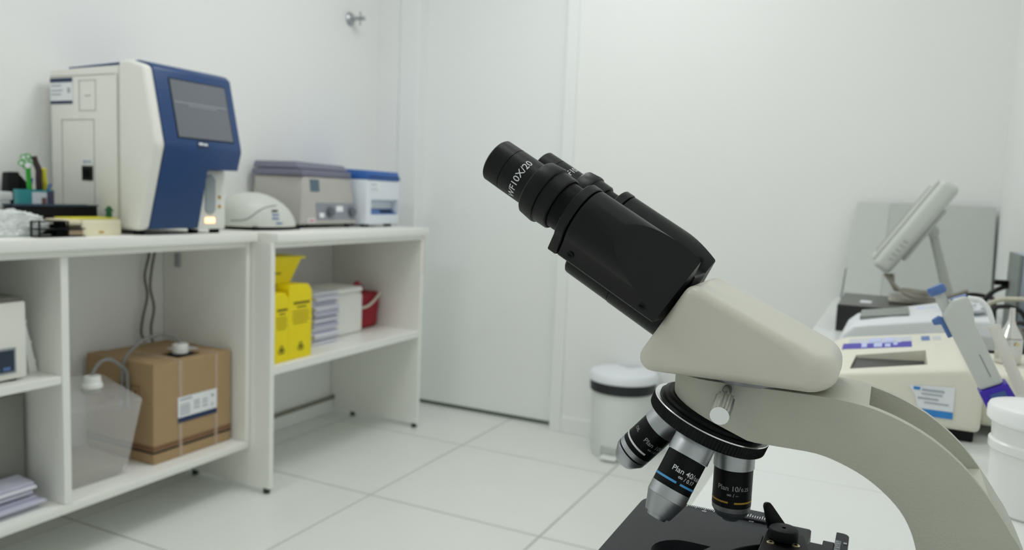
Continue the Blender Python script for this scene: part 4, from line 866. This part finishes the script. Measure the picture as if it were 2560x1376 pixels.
objective(PI, dict(r=.0122, barrel=[(0, .0130), (.0122, .0130), (.0122, .0350), (0, .0350)],
    collar=[(0, -.003), (.0122, -.003), (.0126, -.001), (.0127, .0127), (0, .0127)],
    metal=[([(0, .0351), (.0122, .0351), (.0122, .0388), (0, .0388)], CHROME), ([(0, .0389), (.0116, .0389), (.0116, .0399), (0, .0399)], BLACKS),
           ([(0, .0400), (.0121, .0400), (.0119, .0425), (.0080, .0492), (.0070, .0502), (.004, .0505), (0, .0498)], CHROME)]),
    [(('Plan 100/', '1.25'), .0048, -.0010, .0236, GREYP), ('OIL', .0032, -.0125, .0232, GREYP), ('\u221e / 0.17', .0030, .0055, .0270, GREYP)],
    [(.0300, .0314, -2.2, .60, WHITEP)], 'silver and black objective with a white band, pointing left')
e, d = obj_dir(3*PI/2); mk('port_plug', lathe([(0, -.003), (.0118, -.003), (.0118, .006), (.010, .0075), (0, .0075)], NC+e*.0222+NA*.0088, d, 40), BLACKS, t)

# stage
SZT = .770
pl_ = []
def corner(cx, cy, r, a0): return [(cx+r*math.cos(a0+k*PI/12), cy+r*math.sin(a0+k*PI/12)) for k in range(7)]
pl_ = corner(-.037, .581, .002, 0)+corner(-.146, .570, .012, PI/2)+corner(-.146, .424, .012, PI)+corner(.005, .424, .012, 3*PI/2)+[(.017, .552), (-.035, .556)]
st = prism(pl_, XY, SZT-.0085, SZT, .0007, 1)
hole = corner(-.062, .4955, .0205, -PI/2)+corner(-.062, .4955, .0205, 0)+corner(-.1075, .4955, .0205, PI/2)+corner(-.1075, .4955, .0205, PI)
hl = []
for p in hole:
    if not hl or (abs(p[0]-hl[-1][0])+abs(p[1]-hl[-1][1])) > 1e-5: hl.append(p)
sg = mk('stage', boolcut(st, prism(hl, XY, SZT-.02, SZT+.01)), STAGE, t)
mk('aperture_well', lathe([(.0305, SZT-.0092), (.032, SZT-.0092), (.032, SZT-.0165), (0, SZT-.0165), (0, SZT-.016), (.0305, SZT-.016)], (-.086, .4955, 0), (0, 0, 1), 40), DEEP, t)
mk('stage_bracket', box(-.02, .030, .485, .528, .735, SZT-.009, .003), BLACKS, t)
# engraved scale on the far edge
tk = []
for k in range(42):
    x = -.124+k*.00135; ln = .0042 if k % 5 == 0 else .0026
    tk.append(plate((x, .5805-ln, SZT+.0003), V((.0005, 0, 0)), V((0, ln, 0)), .0002))
mk('engraved_scale', join(*tk), WHITEP, sg, 0)
for s_, x in (('40', -.112), ('30', -.0985), ('20', -.0775)): mk('engraved_number', textflat(s_, .0036, (x, .5725, SZT+.0002), (1, 0, 0), (0, 1, 0)), WHITEP, sg, 0)
vp_ = mk('vernier_plate', prism(corner(-.071, .586, .006, 0)+[(-.088, .592), (-.088, .574), (-.065, .574)], XY, SZT+.0003, SZT+.002, .0003, 1), STAGE, sg)
mk('vernier_scale', join(*[plate((-.086+k*.0017, .5765, SZT+.0022), V((.0005, 0, 0)), V((0, .004 if k % 5 else .006, 0)), .0002) for k in range(12)]), WHITEP, vp_, 0)
# slide holder: mount, knob, finger lever, curved arm
ZM = .778
mk('holder_mount', prism(corner(-.0395, .546, .003, 0)+corner(-.0585, .546, .003, PI/2)+corner(-.0595, .470, .003, PI)+corner(-.030, .470, .003, 3*PI/2)+[(-.0300, .520)], XY, SZT+.0005, ZM, .0008, 1), BLACKS, t)
for x, y in ((-.0560, .5252), (-.0405, .5288)):
    sc = mk('brass_screw', lathe([(0, 0), (.0026, 0), (.0026, .0004), (.0021, .0008), (0, .0008)], (x, y, ZM), (0, 0, 1), 20), BRASS, t); mk('screw_slot', cyl((x, y, ZM+.0008), (0, 0, 1), .0011, .0002, 6), DEEP, sc)
mk('holder_knob', lathe([(0, 0), (.0085, 0), (.0094, .0006), (.0096, .0060), (.0090, .0070), (.0080, .0075), (.0014, .0075), (.0013, .0060), (0, .0060)], (-.0494, .5361, ZM+.0002), (0, 0, 1), 56), BLACKM, t)
lb0 = V((-.0605, .5465, ZM+.0003)); lu = V((.0113, .0110, 0)).normalized(); lv_ = V((-.0046, .0040, .0215)).normalized(); lw = lu.cross(lv_).normalized()
lev = [(0, 0), (.0150, 0), (.0048, .0155), (.0032, .0175), (.0012, .0182), (-.0006, .0175), (-.0014, .0155)]
mk('finger_lever', prism(lev, lambda a, b_, c: lb0+lu*a+lv_*b_+lw*c, -.0015, .0018, .0006, 2), BLACKM, t)
ao = spline2([(-.106, .462), (-.1005, .483), (-.0954, .4988), (-.0872, .5162), (-.0789, .529), (-.0699, .5389), (-.0632, .5450)], 4)
ai = spline2([(-.090, .460), (-.0835, .492), (-.0780, .5092), (-.0697, .5211), (-.0625, .5280)], 4)
mk('slide_arm', prism(ao+ai[::-1], XY, SZT+.0004, SZT+.004, .0005, 1), STAGE, t)
mk('travel_bar', box(-.0345, -.0105, .535, .559, SZT-.006, SZT+.0005, .0005, 1), STAGE, t)
sp_ = mk('scale_arm', prism(corner(-.0145, .581, .0045, 0)+[(-.0185, .5855), (-.0185, .52), (-.010, .52)], XY, SZT-.004, SZT+.001, .0004, 1), STAGE, t)
mk('step_block', box(-.026, -.0186, .535, .566, SZT-.004, SZT+.0008, .0004, 1), STAGE, t)
mk('scale_face', plate((-.0183, .53, SZT+.0011), V((.0038, 0, 0)), V((0, .04, 0)), .0002), mat('scale_grey', '#6a6f73', .5), sp_, 0)
mk('scale_ticks', join(*[plate((-.0181, .532+k*.0035, SZT+.0014), V((.0030 if k % 2 else .0018, 0, 0)), V((0, .0005, 0)), .0001) for k in range(11)]), WHITEP, sp_, 0)
mk('scale_number', plate((-.0130, .5655, SZT+.0012), V((.0022, 0, 0)), V((0, .0028, 0)), .0002), GREYP, sp_, 0)
